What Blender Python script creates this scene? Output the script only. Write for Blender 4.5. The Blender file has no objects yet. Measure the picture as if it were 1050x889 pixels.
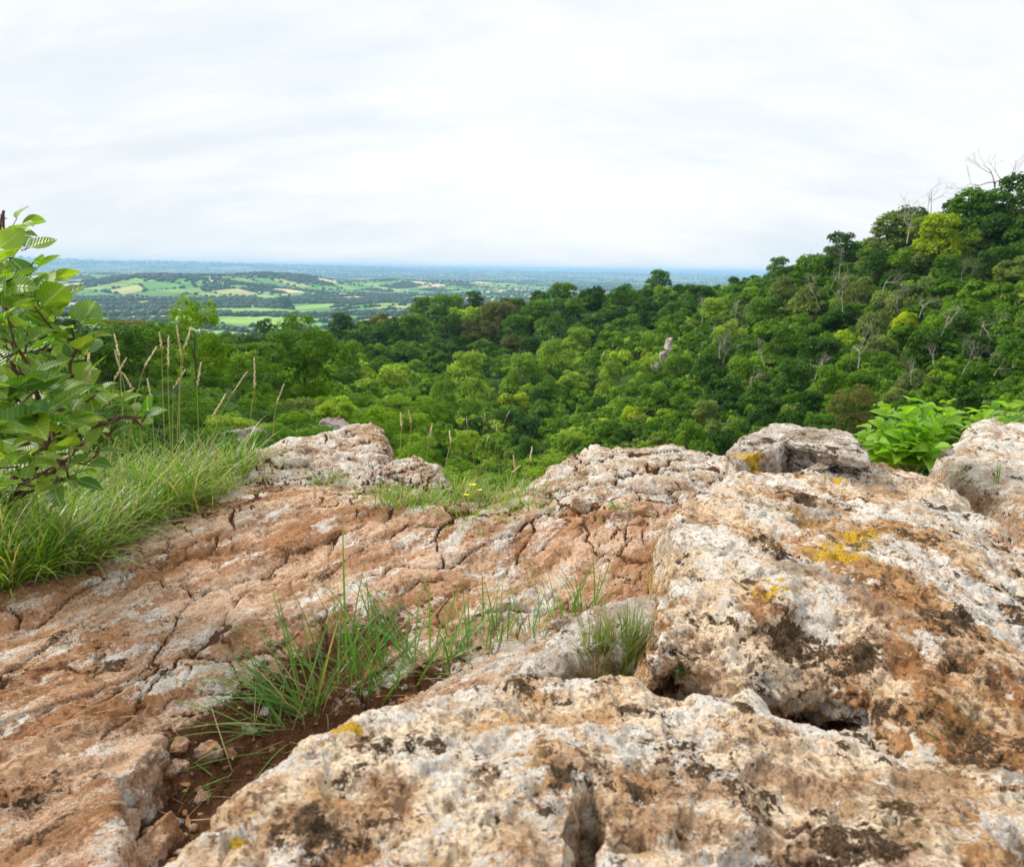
import bpy, math, time
import numpy as np
from mathutils import Vector, Matrix
T0 = time.time()
PI = math.pi
sc = bpy.context.scene
COL = sc.collection

# ------------------------------------------------------------------ camera
W0, H0, F0 = 1050.0, 889.0, 800.0
PITCH = math.radians(11.9); ROLL = math.radians(0.85)
_f = np.array([0, math.cos(PITCH), -math.sin(PITCH)])
_u0 = np.array([0, math.sin(PITCH), math.cos(PITCH)])
_r0 = np.array([1.0, 0, 0])
CAM_R = _r0*math.cos(ROLL) + _u0*math.sin(ROLL)
CAM_U = -_r0*math.sin(ROLL) + _u0*math.cos(ROLL)
CAM_F = _f

def ray(px, py):
    u = (np.asarray(px, float) - W0/2)/F0
    v = (H0/2 - np.asarray(py, float))/F0
    return CAM_F + u[..., None]*CAM_R + v[..., None]*CAM_U
def at_z(px, py, z):
    d = ray(px, py); return d*(np.asarray(z, float)/d[..., 2])[..., None]
def at_r(px, py, r):            # r = horizontal distance from the camera
    d = ray(px, py); return d*(np.asarray(r, float)/np.hypot(d[..., 0], d[..., 1]))[..., None]
def project(P):
    P = np.asarray(P, float)
    w = P@CAM_F
    return W0/2 + F0*(P@CAM_R)/w, H0/2 - F0*(P@CAM_U)/w

cd = bpy.data.cameras.new('camera'); cam = bpy.data.objects.new('camera', cd); COL.objects.link(cam)
cd.sensor_width = 36.0; cd.lens = 36.0*F0/W0; cd.clip_start = 0.02; cd.clip_end = 120000.0
M = Matrix((( CAM_R[0], CAM_U[0], -CAM_F[0], 0), (CAM_R[1], CAM_U[1], -CAM_F[1], 0),
            (CAM_R[2], CAM_U[2], -CAM_F[2], 0), (0, 0, 0, 1)))
cam.matrix_world = M
cd.dof.use_dof = True; cd.dof.focus_distance = 2.5; cd.dof.aperture_fstop = 9.0
sc.camera = cam

# ------------------------------------------------------------------ noise
_rs = np.random.RandomState(7)
_TAB = _rs.rand(64*64*64).astype(np.float32)
def _rotm(seed):
    r = np.random.RandomState(seed); q, _ = np.linalg.qr(r.randn(3, 3)); return q
def vnoise(P, scale, seed=0):
    """value noise in 0..1 at points P (N,3)"""
    Q = (P*scale)@_rotm(seed) + np.random.RandomState(seed+999).rand(3)*57
    I = np.floor(Q).astype(np.int64); fr = (Q - I).astype(np.float32)
    w = fr*fr*fr*(fr*(fr*6-15)+10)
    x0, y0, z0 = (I[:, 0] & 63), (I[:, 1] & 63), (I[:, 2] & 63)
    x1, y1, z1 = (x0+1) & 63, (y0+1) & 63, (z0+1) & 63
    def T(a, b, c): return _TAB[(a*64+b)*64+c]
    wx, wy, wz = w[:, 0], w[:, 1], w[:, 2]
    a = T(x0, y0, z0)*(1-wx)+T(x1, y0, z0)*wx
    b = T(x0, y1, z0)*(1-wx)+T(x1, y1, z0)*wx
    c = T(x0, y0, z1)*(1-wx)+T(x1, y0, z1)*wx
    d = T(x0, y1, z1)*(1-wx)+T(x1, y1, z1)*wx
    return ((a*(1-wy)+b*wy)*(1-wz)+(c*(1-wy)+d*wy)*wz).astype(np.float64)
def fbm(P, scale, octv=4, gain=0.5, seed=0):
    s = 0; a = 1.0; t = 0
    for o in range(octv):
        s = s + a*(vnoise(P, scale*2.03**o, seed+o*13)-0.5); t += a; a *= gain
    return s/t*2          # about -1..1
def ridged(P, scale, octv=3, gain=0.5, seed=0):
    s = 0; a = 1.0; t = 0
    for o in range(octv):
        s = s + a*(1-2*np.abs(vnoise(P, scale*2.03**o, seed+o*13)*2-1)); t += a; a *= gain
    return s/t
def voronoi2(X, Y, seed=0):
    """F1, F2-F1 border distance and a random per cell"""
    ix = np.floor(X).astype(np.int64); iy = np.floor(Y).astype(np.int64)
    f1 = np.full(X.shape, 9.0); f2 = np.full(X.shape, 9.0); idc = np.zeros(X.shape)
    for dx in (-1, 0, 1):
        for dy in (-1, 0, 1):
            cx = ix+dx; cy = iy+dy
            h = ((cx*73856093) ^ (cy*19349663) ^ (seed*83492791)) & 0x3FFFF
            rx = _TAB[h]; ry = _TAB[(h*7+13) & 0x3FFFF]; rc = _TAB[(h*31+5) & 0x3FFFF]
            d = np.hypot(cx+rx-X, cy+ry-Y)
            m = d < f1
            f2 = np.where(m, f1, np.minimum(f2, d)); idc = np.where(m, rc, idc); f1 = np.where(m, d, f1)
    return f1, f2-f1, idc
def facet(P, scale, seed=0, warp=.16):
    """piecewise flat noise in -1..1: straight faces that meet in creases, as broken stone has"""
    x = P[:, 0]*scale+.9*P[:, 2]*scale+warp*fbm(P, scale*.9, 2, .5, seed+70)*2; y = P[:, 1]*scale+.6*P[:, 2]*scale+warp*fbm(P, scale*.9, 2, .5, seed+90)*2
    a = 0.37*seed; x, y = x*math.cos(a)-y*math.sin(a), x*math.sin(a)+y*math.cos(a)
    s = (x+y)*.366; xs, ys = x+s, y+s; i = np.floor(xs).astype(np.int64); j = np.floor(ys).astype(np.int64); fx, fy = xs-i, ys-j
    def h(i, j): return _TAB[((i*73856093) ^ (j*19349663) ^ (seed*83492791)) & 0x3FFFF]
    m = fx > fy; v = h(i, j)*(1-np.maximum(fx, fy))+np.where(m, h(i+1, j), h(i, j+1))*np.abs(fx-fy)+h(i+1, j+1)*np.minimum(fx, fy)
    return v*2-1
def sstep(a, b, x):
    t = np.clip((x-a)/(b-a), 0, 1); return t*t*(3-2*t)

# ------------------------------------------------------------------ objects
def props(o, label=None, cat=None, group=None, kind=None):
    if label: o['label'] = label
    if cat: o['category'] = cat
    if group: o['group'] = group
    if kind: o['kind'] = kind
    return o
def mesh_data(name, V, faces, mats, smooth=True, attrs=None, uv=None, mat_index=None):
    """faces: list of int arrays (n,k)"""
    me = bpy.data.meshes.new(name)
    V = np.ascontiguousarray(V, np.float32)
    faces = [np.asarray(f, np.int32) for f in (faces if isinstance(faces, list) else [faces]) if len(f)]
    me.vertices.add(len(V)); me.vertices.foreach_set('co', V.ravel())
    loops = np.concatenate([f.ravel() for f in faces]); tot = np.concatenate([np.full(len(f), f.shape[1], np.int32) for f in faces])
    st = np.concatenate([[0], np.cumsum(tot)[:-1]]).astype(np.int32)
    me.loops.add(len(loops)); me.loops.foreach_set('vertex_index', loops)
    me.polygons.add(len(tot)); me.polygons.foreach_set('loop_start', st); me.polygons.foreach_set('loop_total', tot)
    if smooth: me.polygons.foreach_set('use_smooth', np.ones(len(tot), bool))
    if mat_index is not None: me.polygons.foreach_set('material_index', np.asarray(mat_index, np.int32))
    if uv is not None:
        l = me.uv_layers.new(name='UVMap'); l.data.foreach_set('uv', np.asarray(uv, np.float32)[loops].ravel())
    for k, v in (attrs or {}).items():
        v = np.asarray(v, np.float32)
        if v.ndim == 1:
            a = me.attributes.new(k, 'FLOAT', 'POINT'); a.data.foreach_set('value', v)
        else:
            a = me.attributes.new(k, 'FLOAT_COLOR', 'POINT')
            a.data.foreach_set('color', np.concatenate([v, np.ones((len(v), 1), np.float32)], 1).ravel())
    for m in (mats if isinstance(mats, (list, tuple)) else [mats]): me.materials.append(m)
    me.update(calc_edges=True); me.validate()
    return me
def link(name, me, parent=None, loc=(0, 0, 0)):
    o = bpy.data.objects.new(name, me); COL.objects.link(o); o.location = loc
    if parent is not None: o.parent = parent
    return o
def empty(name, loc=(0, 0, 0)):
    o = bpy.data.objects.new(name, None); COL.objects.link(o); o.location = loc; o.empty_display_size = 0.05
    return o

class MB:                       # collects strips / tubes / cards into one mesh
    def __init__(s): s.V = []; s.F = {3: [], 4: []}; s.UV = []; s.n = 0
    def add(s, V, F, UV=None):
        V = np.asarray(V, float); F = np.asarray(F, np.int64)
        s.V.append(V); s.F[F.shape[1]].append(F+s.n); s.UV.append(np.zeros((len(V), 2)) if UV is None else UV); s.n += len(V)
    def tube(s, pts, rad, seg=6):
        pts = np.asarray(pts, float); rad = np.broadcast_to(rad, (len(pts),))
        t = np.gradient(pts, axis=0); t /= np.linalg.norm(t, axis=1)[:, None]+1e-9
        ref = np.array([0.13, 0.31, 0.94]) if abs(t[0][2]) < 0.9 else np.array([1.0, 0.2, 0])
        a = np.cross(t, ref); a /= np.linalg.norm(a, axis=1)[:, None]+1e-9; b = np.cross(t, a)
        th = np.arange(seg)*2*PI/seg
        ring = pts[:, None]+rad[:, None, None]*(a[:, None]*np.cos(th)[None, :, None]+b[:, None]*np.sin(th)[None, :, None])
        n = len(pts); i = np.arange(n-1)[:, None]*seg; j = np.arange(seg)[None]; j2 = (j+1) % seg
        F = np.stack([i+j, i+j2, i+seg+j2, i+seg+j], -1).reshape(-1, 4)
        uv = np.stack([np.repeat(np.linspace(0, 1, n), seg), np.tile(np.linspace(0, 1, seg), n)], -1)
        s.add(ring.reshape(-1, 3), F, uv)
    def data(s, name, mats, smooth=True):
        V = np.concatenate(s.V); F = [np.concatenate(f) for f in s.F.values() if f]
        return mesh_data(name, V, F, mats, smooth, uv=np.concatenate(s.UV))
    def build(s, name, mats, parent=None, smooth=True, loc=(0, 0, 0)):
        return link(name, s.data(name, mats, smooth), parent, loc)

# ------------------------------------------------------------------ materials
class NT:
    def __init__(s, name):
        s.m = bpy.data.materials.new(name); s.m.use_nodes = True; s.t = s.m.node_tree; s.t.nodes.clear()
        s.out = s.t.nodes.new('ShaderNodeOutputMaterial')
    def n(s, typ, **kw):
        x = s.t.nodes.new(typ)
        for k, v in kw.items(): setattr(x, k, v)
        return x
    def l(s, a, b): s.t.links.new(a, b)
    def setin(s, sock, v):
        if isinstance(v, bpy.types.NodeSocket): s.l(v, sock)
        elif isinstance(v, (tuple, list)) and len(v) == 3 and sock.type == 'RGBA': sock.default_value = (*v, 1)
        else: sock.default_value = v
    def noise(s, vec, scale, detail=4, rough=0.55, out='Fac', dist=0.0):
        x = s.n('ShaderNodeTexNoise'); s.setin(x.inputs['Scale'], scale); x.inputs['Detail'].default_value = detail
        x.inputs['Roughness'].default_value = rough; x.inputs['Distortion'].default_value = dist
        if vec is not None: s.l(vec, x.inputs['Vector'])
        return x.outputs[out]
    def vor(s, vec, scale, feature='F1', out='Distance'):
        x = s.n('ShaderNodeTexVoronoi', feature=feature); x.inputs['Scale'].default_value = scale; s.l(vec, x.inputs['Vector'])
        return x.outputs[out]
    def math(s, op, a, b=None, clamp=False):
        x = s.n('ShaderNodeMath', operation=op, use_clamp=clamp); s.setin(x.inputs[0], a)
        if b is not None: s.setin(x.inputs[1], b)
        return x.outputs[0]
    def ramp01(s, v, a, b, lo=0.0, hi=1.0):
        x = s.n('ShaderNodeMapRange', interpolation_type='SMOOTHSTEP'); s.setin(x.inputs[0], v)
        for i, q in zip((1, 2, 3, 4), (a, b, lo, hi)): s.setin(x.inputs[i], q)
        return x.outputs[0]
    def mix(s, f, a, b, blend='MIX'):
        x = s.n('ShaderNodeMix', data_type='RGBA', blend_type=blend); s.setin(x.inputs['Factor'], f)
        s.setin(x.inputs[6], a); s.setin(x.inputs[7], b); return x.outputs[2]
    def attr(s, name, out='Fac'): return s.n('ShaderNodeAttribute', attribute_name=name).outputs[out]
    def principled(s, color, rough=0.8, spec=0.3, bump=None, bstr=0.5, bdist=0.01):
        p = s.n('ShaderNodeBsdfPrincipled'); s.setin(p.inputs['Base Color'], color); s.setin(p.inputs['Roughness'], rough)
        p.inputs['Specular IOR Level'].default_value = spec
        if bump is not None:
            b = s.n('ShaderNodeBump'); b.inputs['Strength'].default_value = bstr; b.inputs['Distance'].default_value = bdist
            s.l(bump, b.inputs['Height']); s.l(b.outputs[0], p.inputs['Normal'])
        return p.outputs[0]
    def leafy(s, color, tcolor, rough=0.5, spec=0.3, trans=0.35, bump=None, bdist=0.001):
        p = s.principled(color, rough, spec, bump, 0.6, bdist)
        t = s.n('ShaderNodeBsdfTranslucent'); s.setin(t.inputs[0], tcolor)
        x = s.n('ShaderNodeMixShader'); x.inputs[0].default_value = trans; s.l(p, x.inputs[1]); s.l(t.outputs[0], x.inputs[2])
        return x.outputs[0]
    def done(s, shader): s.l(shader, s.out.inputs['Surface']); return s.m

def simple(name, col, rough=0.8, spec=0.3, var=0.25, scale=20.0):
    k = NT(name); g = k.n('ShaderNodeTexCoord').outputs['Object']
    n = k.noise(g, scale, 4)
    c = k.mix(k.ramp01(n, 0.3, 0.7), tuple(x*(1-var) for x in col), tuple(min(1, x*(1+var)) for x in col))
    return k.done(k.principled(c, rough, spec, n, 0.4, 0.01))

def foliage(name, col, trans=0.36, hue=0.25):
    """leaf material for trees and shrubs: each leaf and each tree a little different"""
    k = NT(name)
    gi = k.n('ShaderNodeNewGeometry').outputs['Random Per Island']; oi = k.n('ShaderNodeObjectInfo').outputs['Random']
    d = tuple(x*(1-hue) for x in col); b = (col[0]*(1+hue*1.3), col[1]*(1+hue), col[2]*(1+hue*0.4))
    c = k.mix(gi, d, b)
    c2 = k.mix(oi, (0.82, 0.86, 0.9), (1.22, 1.12, 0.95))
    c = k.mix(1.0, c, c2, 'MULTIPLY')
    c = k.mix(1.0, c, k.mix(k.attr('tone'), (0.66, 0.72, 0.8), (1.38, 1.28, 1.05)), 'MULTIPLY')
    t = k.mix(1.0, c, (1.5, 1.6, 0.7), 'MULTIPLY')
    return k.done(k.leafy(c, t, 0.65, 0.15, trans))
# ------------------------------------------------------------------ world and sun
SUN_AZ, SUN_EL = math.radians(-62), math.radians(40)     # left of the view and ahead, behind thin cloud
w = bpy.data.worlds.new('World'); sc.world = w; w.use_nodes = True
nt = w.node_tree; nt.nodes.clear()
class WN(NT):
    def __init__(s, t): s.t = t
k = WN(nt)
out = k.n('ShaderNodeOutputWorld'); bg = k.n('ShaderNodeBackground'); bg.inputs['Strength'].default_value = 0.1
sky = k.n('ShaderNodeTexSky'); sky.sky_type = 'NISHITA'; sky.sun_disc = False
sky.sun_elevation = SUN_EL; sky.sun_rotation = SUN_AZ; sky.altitude = 200
tc = k.n('ShaderNodeTexCoord').outputs['Generated']
sep = k.n('ShaderNodeSeparateXYZ'); k.l(tc, sep.inputs[0])
el = sep.outputs[2]
# clouds on a high flat layer: divide the direction by its height so that streaks close up towards the horizon
den = k.math('ADD', k.math('MAXIMUM', el, 0.0), 0.42)
pv = k.n('ShaderNodeCombineXYZ'); k.l(k.math('DIVIDE', sep.outputs[0], den), pv.inputs[0]); k.l(k.math('DIVIDE', sep.outputs[1], den), pv.inputs[1])
mp = k.n('ShaderNodeMapping'); k.l(pv.outputs[0], mp.inputs[0]); mp.inputs['Rotation'].default_value = (0, 0, math.radians(28)); mp.inputs['Scale'].default_value = (1.3, 3.2, 1.0)
n1 = k.noise(mp.outputs[0], 0.62, 7, 0.58, dist=0.5)
n2 = k.noise(mp.outputs[0], 2.6, 6, 0.6, dist=0.3)
dens = k.math('ADD', k.math('MULTIPLY', n1, 0.72), k.math('MULTIPLY', n2, 0.28))
f = k.ramp01(dens, 0.38, 0.60)
CLO, CHI = (3.22, 3.50, 3.70), (4.00, 4.03, 4.05)
cl = k.mix(f, CLO, CHI)
cov = k.ramp01(k.noise(mp.outputs[0], 0.5, 4, 0.5), 0.62, 0.36, 0.94, 1.0)
c = k.mix(cov, sky.outputs[0], cl)
# an overcast sky is brighter overhead than at the horizon
gz = k.ramp01(el, 0.30, 0.95, 1.0, 1.62)
gl = k.n('ShaderNodeVectorMath', operation='SCALE'); k.l(c, gl.inputs[0]); k.l(gz, gl.inputs['Scale'])
k.l(gl.outputs[0], bg.inputs['Color']); k.l(bg.outputs[0], out.inputs['Surface'])

sd = bpy.data.lights.new('sun', 'SUN'); sd.energy = 1.5; sd.angle = math.radians(11); sd.color = (1.0, 0.95, 0.87)
so = bpy.data.objects.new('sun', sd); COL.objects.link(so)
dirv = Vector((math.sin(SUN_AZ)*math.cos(SUN_EL), math.cos(SUN_AZ)*math.cos(SUN_EL), math.sin(SUN_EL)))
so.rotation_euler = dirv.to_track_quat('Z', 'Y').to_euler(); so.location = dirv*100
vs = sc.view_settings; vs.view_transform = 'Standard'; vs.look = 'None'; vs.exposure = 1.36; vs.gamma = 1.0; vs.use_curve_mapping = False
sc.cycles.use_denoising = True
sc.cycles.max_bounces = 7; sc.cycles.diffuse_bounces = 3; sc.cycles.glossy_bounces = 2; sc.cycles.transmission_bounces = 4
sc.cycles.volume_bounces = 1; sc.cycles.transparent_max_bounces = 4; sc.cycles.caustics_reflective = False; sc.cycles.caustics_refractive = False
# ------------------------------------------------------------------ gorge and plain
rng = np.random.RandomState(11)
PLAIN = -150.0
# per viewing bearing (given as a picture column) the canopy seen from the ledge: (distance, picture row)
CAN = {
 -250: [(6, 520), (10, 440), (20, 370), (40, 330), (70, 312), (130, 330), (300, 335)],
 0:    [(6, 520), (10, 450), (20, 380), (40, 340), (60, 325), (100, 332), (300, 340)],
 100:  [(6, 520), (10, 455), (20, 400), (35, 355), (50, 335), (80, 326), (110, 333), (300, 340)],
 200:  [(6, 530), (12, 455), (20, 420), (30, 392), (45, 366), (60, 352), (100, 350), (200, 343), (300, 340)],
 300:  [(7, 530), (15, 462), (25, 425), (40, 393), (55, 380), (100, 362), (200, 343), (320, 330)],
 350:  [(8, 530), (15, 465), (25, 428), (45, 405), (100, 395), (160, 380), (220, 352), (280, 330), (315, 322), (400, 330)],
 400:  [(10, 540), (20, 480), (40, 455), (80, 432), (120, 417), (160, 400), (200, 375), (230, 366), (255, 362), (280, 335), (305, 312), (400, 320)],
 480:  [(12, 560), (60, 520), (110, 470), (150, 440), (190, 400), (220, 372), (240, 359), (258, 358), (280, 325), (300, 298), (380, 306)],
 560:  [(12, 570), (60, 520), (110, 470), (150, 450), (180, 420), (212, 370), (232, 351), (250, 352), (275, 322), (295, 291), (370, 297)],
 640:  [(12, 570), (60, 505), (100, 440), (130, 410), (150, 398), (180, 402), (208, 354), (228, 330), (245, 331), (265, 306), (285, 283), (360, 287)],
 690:  [(12, 570), (55, 505), (95, 435), (130, 395), (165, 352), (190, 350), (212, 322), (232, 311), (248, 312), (270, 279), (350, 282)],
 750:  [(12, 570), (50, 505), (90, 425), (130, 375), (170, 330), (220, 277), (300, 279)],
 800:  [(12, 565), (47, 498), (85, 420), (125, 362), (165, 310), (205, 264), (280, 268)],
 850:  [(12, 560), (45, 490), (80, 415), (120, 350), (160, 295), (195, 246), (260, 252)],
 950:  [(12, 550), (40, 480), (70, 415), (110, 335), (150, 262), (180, 212), (250, 222)],
 1050: [(12, 540), (40, 470), (70, 400), (110, 310), (150, 235), (175, 196), (250, 208)],
 1300: [(12, 530), (40, 450), (70, 370), (110, 270), (150, 190), (175, 150), (250, 170)],
}
LR = np.linspace(math.log(4.0), math.log(1300.0), 260)
AZS, ZT = [], []
for px, lst in sorted(CAN.items()):
    d = ray(px, 350.0); AZS.append(math.atan2(d[0], d[1]))
    pts = [(3.6, None)] + lst
    rs = []; zs = []
    for r, y in lst:
        rs.append(r); zs.append(at_r(float(px), float(y), r)[2])
    rs = [3.9] + rs; zs = [min(zs[0]+0.3, -1.6)] + zs
    rl, zl = rs[-1], zs[-1]
    for r in np.linspace(rl+60, 1300, 14):
        t = (r-rl)/(1300-rl); rs.append(r); zs.append(zl+(PLAIN-4-zl)*(t*t*(3-2*t)))
    z = np.interp(np.exp(LR), rs, zs)
    kk = np.exp(-0.5*(np.arange(-6, 7)/2.2)**2); kk /= kk.sum()
    zp = np.pad(z, 6, mode='edge'); ZT.append(np.convolve(zp, kk, 'valid'))
AZS = np.array(AZS); ZT = np.array(ZT)
AZF = np.linspace(math.radians(-62), math.radians(62), 240)
ZF = np.stack([np.interp(AZF, AZS, ZT[:, i]) for i in range(len(LR))], 1)
kk = np.exp(-0.5*(np.arange(-8, 9)/3.0)**2); kk /= kk.sum()
ZF = np.stack([np.convolve(np.pad(ZF[:, i], 8, mode='edge'), kk, 'valid') for i in range(len(LR))], 1)
def canopy(az, r):
    a = np.clip((np.asarray(az)-AZF[0])/(AZF[1]-AZF[0]), 0, len(AZF)-1.001); b = np.clip((np.log(r)-LR[0])/(LR[1]-LR[0]), 0, len(LR)-1.001)
    i = a.astype(int); j = b.astype(int); fa = a-i; fb = b-j
    return (ZF[i, j]*(1-fa)+ZF[i+1, j]*fa)*(1-fb)+(ZF[i, j+1]*(1-fa)+ZF[i+1, j+1]*fa)*fb
def tree_h(r): return np.interp(r, [4, 10, 30, 60, 150, 300, 500, 1200], [0.25, 0.5, 1.5, 3.0, 6.5, 9.0, 9.0, 3.0])
def hill_z(az, r): return canopy(az, r) - tree_h(r)*0.85

def plain_z(X, Y):
    r = np.hypot(X, Y); az = np.arctan2(X, Y)
    P3 = np.stack([X, Y, 0*X], -1)
    z = PLAIN + 10*fbm(P3, 1/900.0, 3, seed=3)*sstep(1500, 3000, r)
    for px, rr, hw, hd, h in ((165, 4300, 480, 420, 98), (255, 4700, 260, 350, 50), (285, 5000, 330, 330, 62), (330, 4900, 220, 260, 34), (400, 5600, 520, 420, 60), (60, 5200, 500, 500, 40), (470, 6500, 600, 400, 50), (120, 7500, 900, 500, 60), (240, 8200, 900, 500, 55)):
        a = math.atan2(*(lambda d: (d[0], d[1]))(ray(float(px), 280.0)))
        cx, cy = math.sin(a)*rr, math.cos(a)*rr
        tx = (X-cx)*math.cos(a)-(Y-cy)*math.sin(a); ty = (X-cx)*math.sin(a)+(Y-cy)*math.cos(a)
        z = z + h*np.exp(-(tx/hw)**2*0.9-(ty/hd)**2*0.9)
    # long low hills near the horizon, higher to the left
    z = z + sstep(13000, 22000, r)*(60+150*np.clip((0.05-az)/0.65, 0, 1)+85*fbm(P3, 1/5200.0, 3, seed=5))
    return z

# hillside mesh
na, nr = 300, 260
A, R = np.meshgrid(np.linspace(math.radians(-60), math.radians(60), na), np.exp(np.linspace(math.log(3.3), math.log(1290), nr)), indexing='ij')
Z = np.where(R < 4.0, -1.5, 0)+0*R
Z = hill_z(A, np.maximum(R, 4.0)); 
Pn = np.stack([R*np.sin(A), R*np.cos(A), Z], -1).reshape(-1, 3)
Pn[:, 2] -= 1.6*sstep(50, 120, np.hypot(Pn[:, 0], Pn[:, 1])); Pn[:, 2] += (0.02*np.hypot(Pn[:, 0], Pn[:, 1])**0.75)*fbm(Pn*[1, 1, 0], 0.08, 4, 0.6, 21)
def gridF(na, nr):
    i = np.arange(na-1)[:, None]*nr; j = np.arange(nr-1)[None]
    return np.stack([i+j, i+nr+j, i+nr+j+1, i+j+1], -1).reshape(-1, 4)
k = NT('forest_floor'); g = k.n('ShaderNodeNewGeometry').outputs['Position']
n = k.noise(g, 0.35, 6, 0.65); n2 = k.noise(g, 3.0, 5, 0.65)
c = k.mix(k.ramp01(n, .35, .65), (0.020, 0.045, 0.008), (0.045, 0.10, 0.014)); c = k.mix(k.ramp01(n2, .56, .68), c, (0.085, 0.07, 0.03))
floor_m = k.done(k.principled(c, 0.95, 0.1, n2, 0.8, 0.3))
props(link('gorge_hillside', mesh_data('gorge_hillside', Pn, gridF(na, nr), floor_m)), kind='structure')

# plain
na, nr = 260, 330
A, R = np.meshgrid(np.linspace(math.radians(-62), math.radians(62), na), np.exp(np.linspace(math.log(1250), math.log(60000), nr)), indexing='ij')
X, Y = (R*np.sin(A)).ravel(), (R*np.cos(A)).ravel()
Pn = np.stack([X, Y, plain_z(X, Y)], -1)
k = NT('plain_ground'); g = k.n('ShaderNodeNewGeometry').outputs['Position']
n = k.noise(g, 0.0022, 6, 0.62); n2 = k.noise(g, 0.006, 5, 0.6)
vc = k.vor(g, 0.0036, 'F1', 'Color')
sp = k.n('ShaderNodeSeparateColor'); k.l(vc, sp.inputs[0])
c = k.mix(k.ramp01(sp.outputs[0], .4, .55), (0.09, 0.20, 0.035), (0.17, 0.28, 0.06)); c = k.mix(k.ramp01(sp.outputs[1], .80, .83), c, (0.42, 0.36, 0.2))
c = k.mix(k.ramp01(n, .47, .53), c, (0.03, 0.06, 0.015)); c = k.mix(k.ramp01(n2, .57, .62), c, (0.03, 0.06, 0.015))
plain_m = k.done(k.principled(c, 0.95, 0.1))
props(link('plain', mesh_data('plain', Pn, gridF(na, nr), plain_m)), kind='structure')

# fields: a skewed, jittered lattice of patches draped on the plain, with hedges and woods between them
frs = np.random.RandomState(5)
CELL = 150.0
rot = math.radians(-24)
def lat(i, j):
    h1 = frs_tab[i % 128, j % 128]
    u = (i+0.55*(h1[0]-.5))*CELL*1.0; v = (j+0.5*(h1[1]-.5))*CELL*1.12
    return u, v
frs_tab = frs.rand(128, 128, 4)
fv, fF, fm, hv = [], [], [], MB()
cnt = 0; quads = []
def LW(i, j):
    u, v = lat(i, j); return np.array([u*math.cos(rot)-v*math.sin(rot)-1500, u*math.sin(rot)+v*math.cos(rot)+2200])
hedges = []
for i in range(-38, 50):
    for j in range(-15, 50):
        a, b, c_, d = LW(i, j), LW(i+1, j), LW(i+1, j+1), LW(i, j+1)
        ce = (a+b+c_+d)/4; r = math.hypot(*ce); az = math.degrees(math.atan2(ce[0], ce[1]))
        if r < 1350 or r > 8800 or az < -42 or az > 22 or ce[1] < 300: continue
        n_ = 4; s = np.linspace(0.02, 0.98, n_+1); U, V = np.meshgrid(s, s, indexing='ij')
        P = (a*((1-U)*(1-V))[..., None]+b*(U*(1-V))[..., None]+c_*(U*V)[..., None]+d*((1-U)*V)[..., None]).reshape(-1, 2)
        z = plain_z(P[:, 0], P[:, 1])+1.5
        ii = np.arange(n_)[:, None]*(n_+1); jj = np.arange(n_)[None]
        F = np.stack([ii+jj, ii+jj+n_+1, ii+jj+n_+2, ii+jj+1], -1).reshape(-1, 4)
        fv.append(np.column_stack([P, z])); fF.append(F+cnt); cnt += len(P)
        q = frs_tab[i % 128, j % 128]
        kind = int(np.digitize(q[2], [0.38, 0.68, 0.79, 0.88]))
        qx, qy = project(np.array([[ce[0], ce[1], plain_z(ce[:1], ce[1:2])[0]]])); green = 175 < qx[0] < 345 and 313 < qy[0] < 336
        if green: kind = 1 if q[2] > .3 else 0
        fm += [kind]*len(F)
        if green and q[1] < .55: continue
        if q[3] < 0.86: hedges.append((a, b, q[3]))
        if q[3] > 0.1: hedges.append((a, d, q[2]))
        if kind == 4 : quads.append((a, b, c_, d, 1.0))
fmats = [simple('pasture_grass', (0.085, 0.24, 0.025), var=.3, scale=.004), simple('meadow_grass', (0.20, 0.34, 0.04), var=.25, scale=.005), simple('cut_hay', (0.36, 0.37, 0.11), var=.2, scale=.004),
         simple('ripe_wheat', (0.58, 0.46, 0.24), var=.15, scale=.004), simple('wood_ground', (0.035, 0.07, 0.02), var=.3, scale=.01)]
props(link('fields', mesh_data('fields', np.concatenate(fv), np.concatenate(fF), fmats, mat_index=fm)), kind='structure')

# low-detail crowns for hedgerows and far woods (uncountable): small faceted clumps
def icos():
    t = (1+5**.5)/2
    V = np.array([(-1, t, 0), (1, t, 0), (-1, -t, 0), (1, -t, 0), (0, -1, t), (0, 1, t), (0, -1, -t), (0, 1, -t), (t, 0, -1), (t, 0, 1), (-t, 0, -1), (-t, 0, 1)], float)/math.hypot(1, t)
    F = np.array([(0, 11, 5), (0, 5, 1), (0, 1, 7), (0, 7, 10), (0, 10, 11), (1, 5, 9), (5, 11, 4), (11, 10, 2), (10, 7, 6), (7, 1, 8), (3, 9, 4), (3, 4, 2), (3, 2, 6), (3, 6, 8), (3, 8, 9), (4, 9, 5), (2, 4, 11), (6, 2, 10), (8, 6, 7), (9, 8, 1)])
    global IF0; IF0 = F
    mid = {}; V = list(V); F2 = []
    def m(a, b):
        key = (min(a, b), max(a, b))
        if key not in mid: p = V[a]+V[b]; V.append(p/np.linalg.norm(p)); mid[key] = len(V)-1
        return mid[key]
    for a, b, c in F:
        x, y, z = m(a, b), m(b, c), m(c, a); F2 += [(a, x, z), (b, y, x), (c, z, y), (x, y, z)]
    return np.array(V), np.array(F2)
IV, IF = icos()
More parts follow.
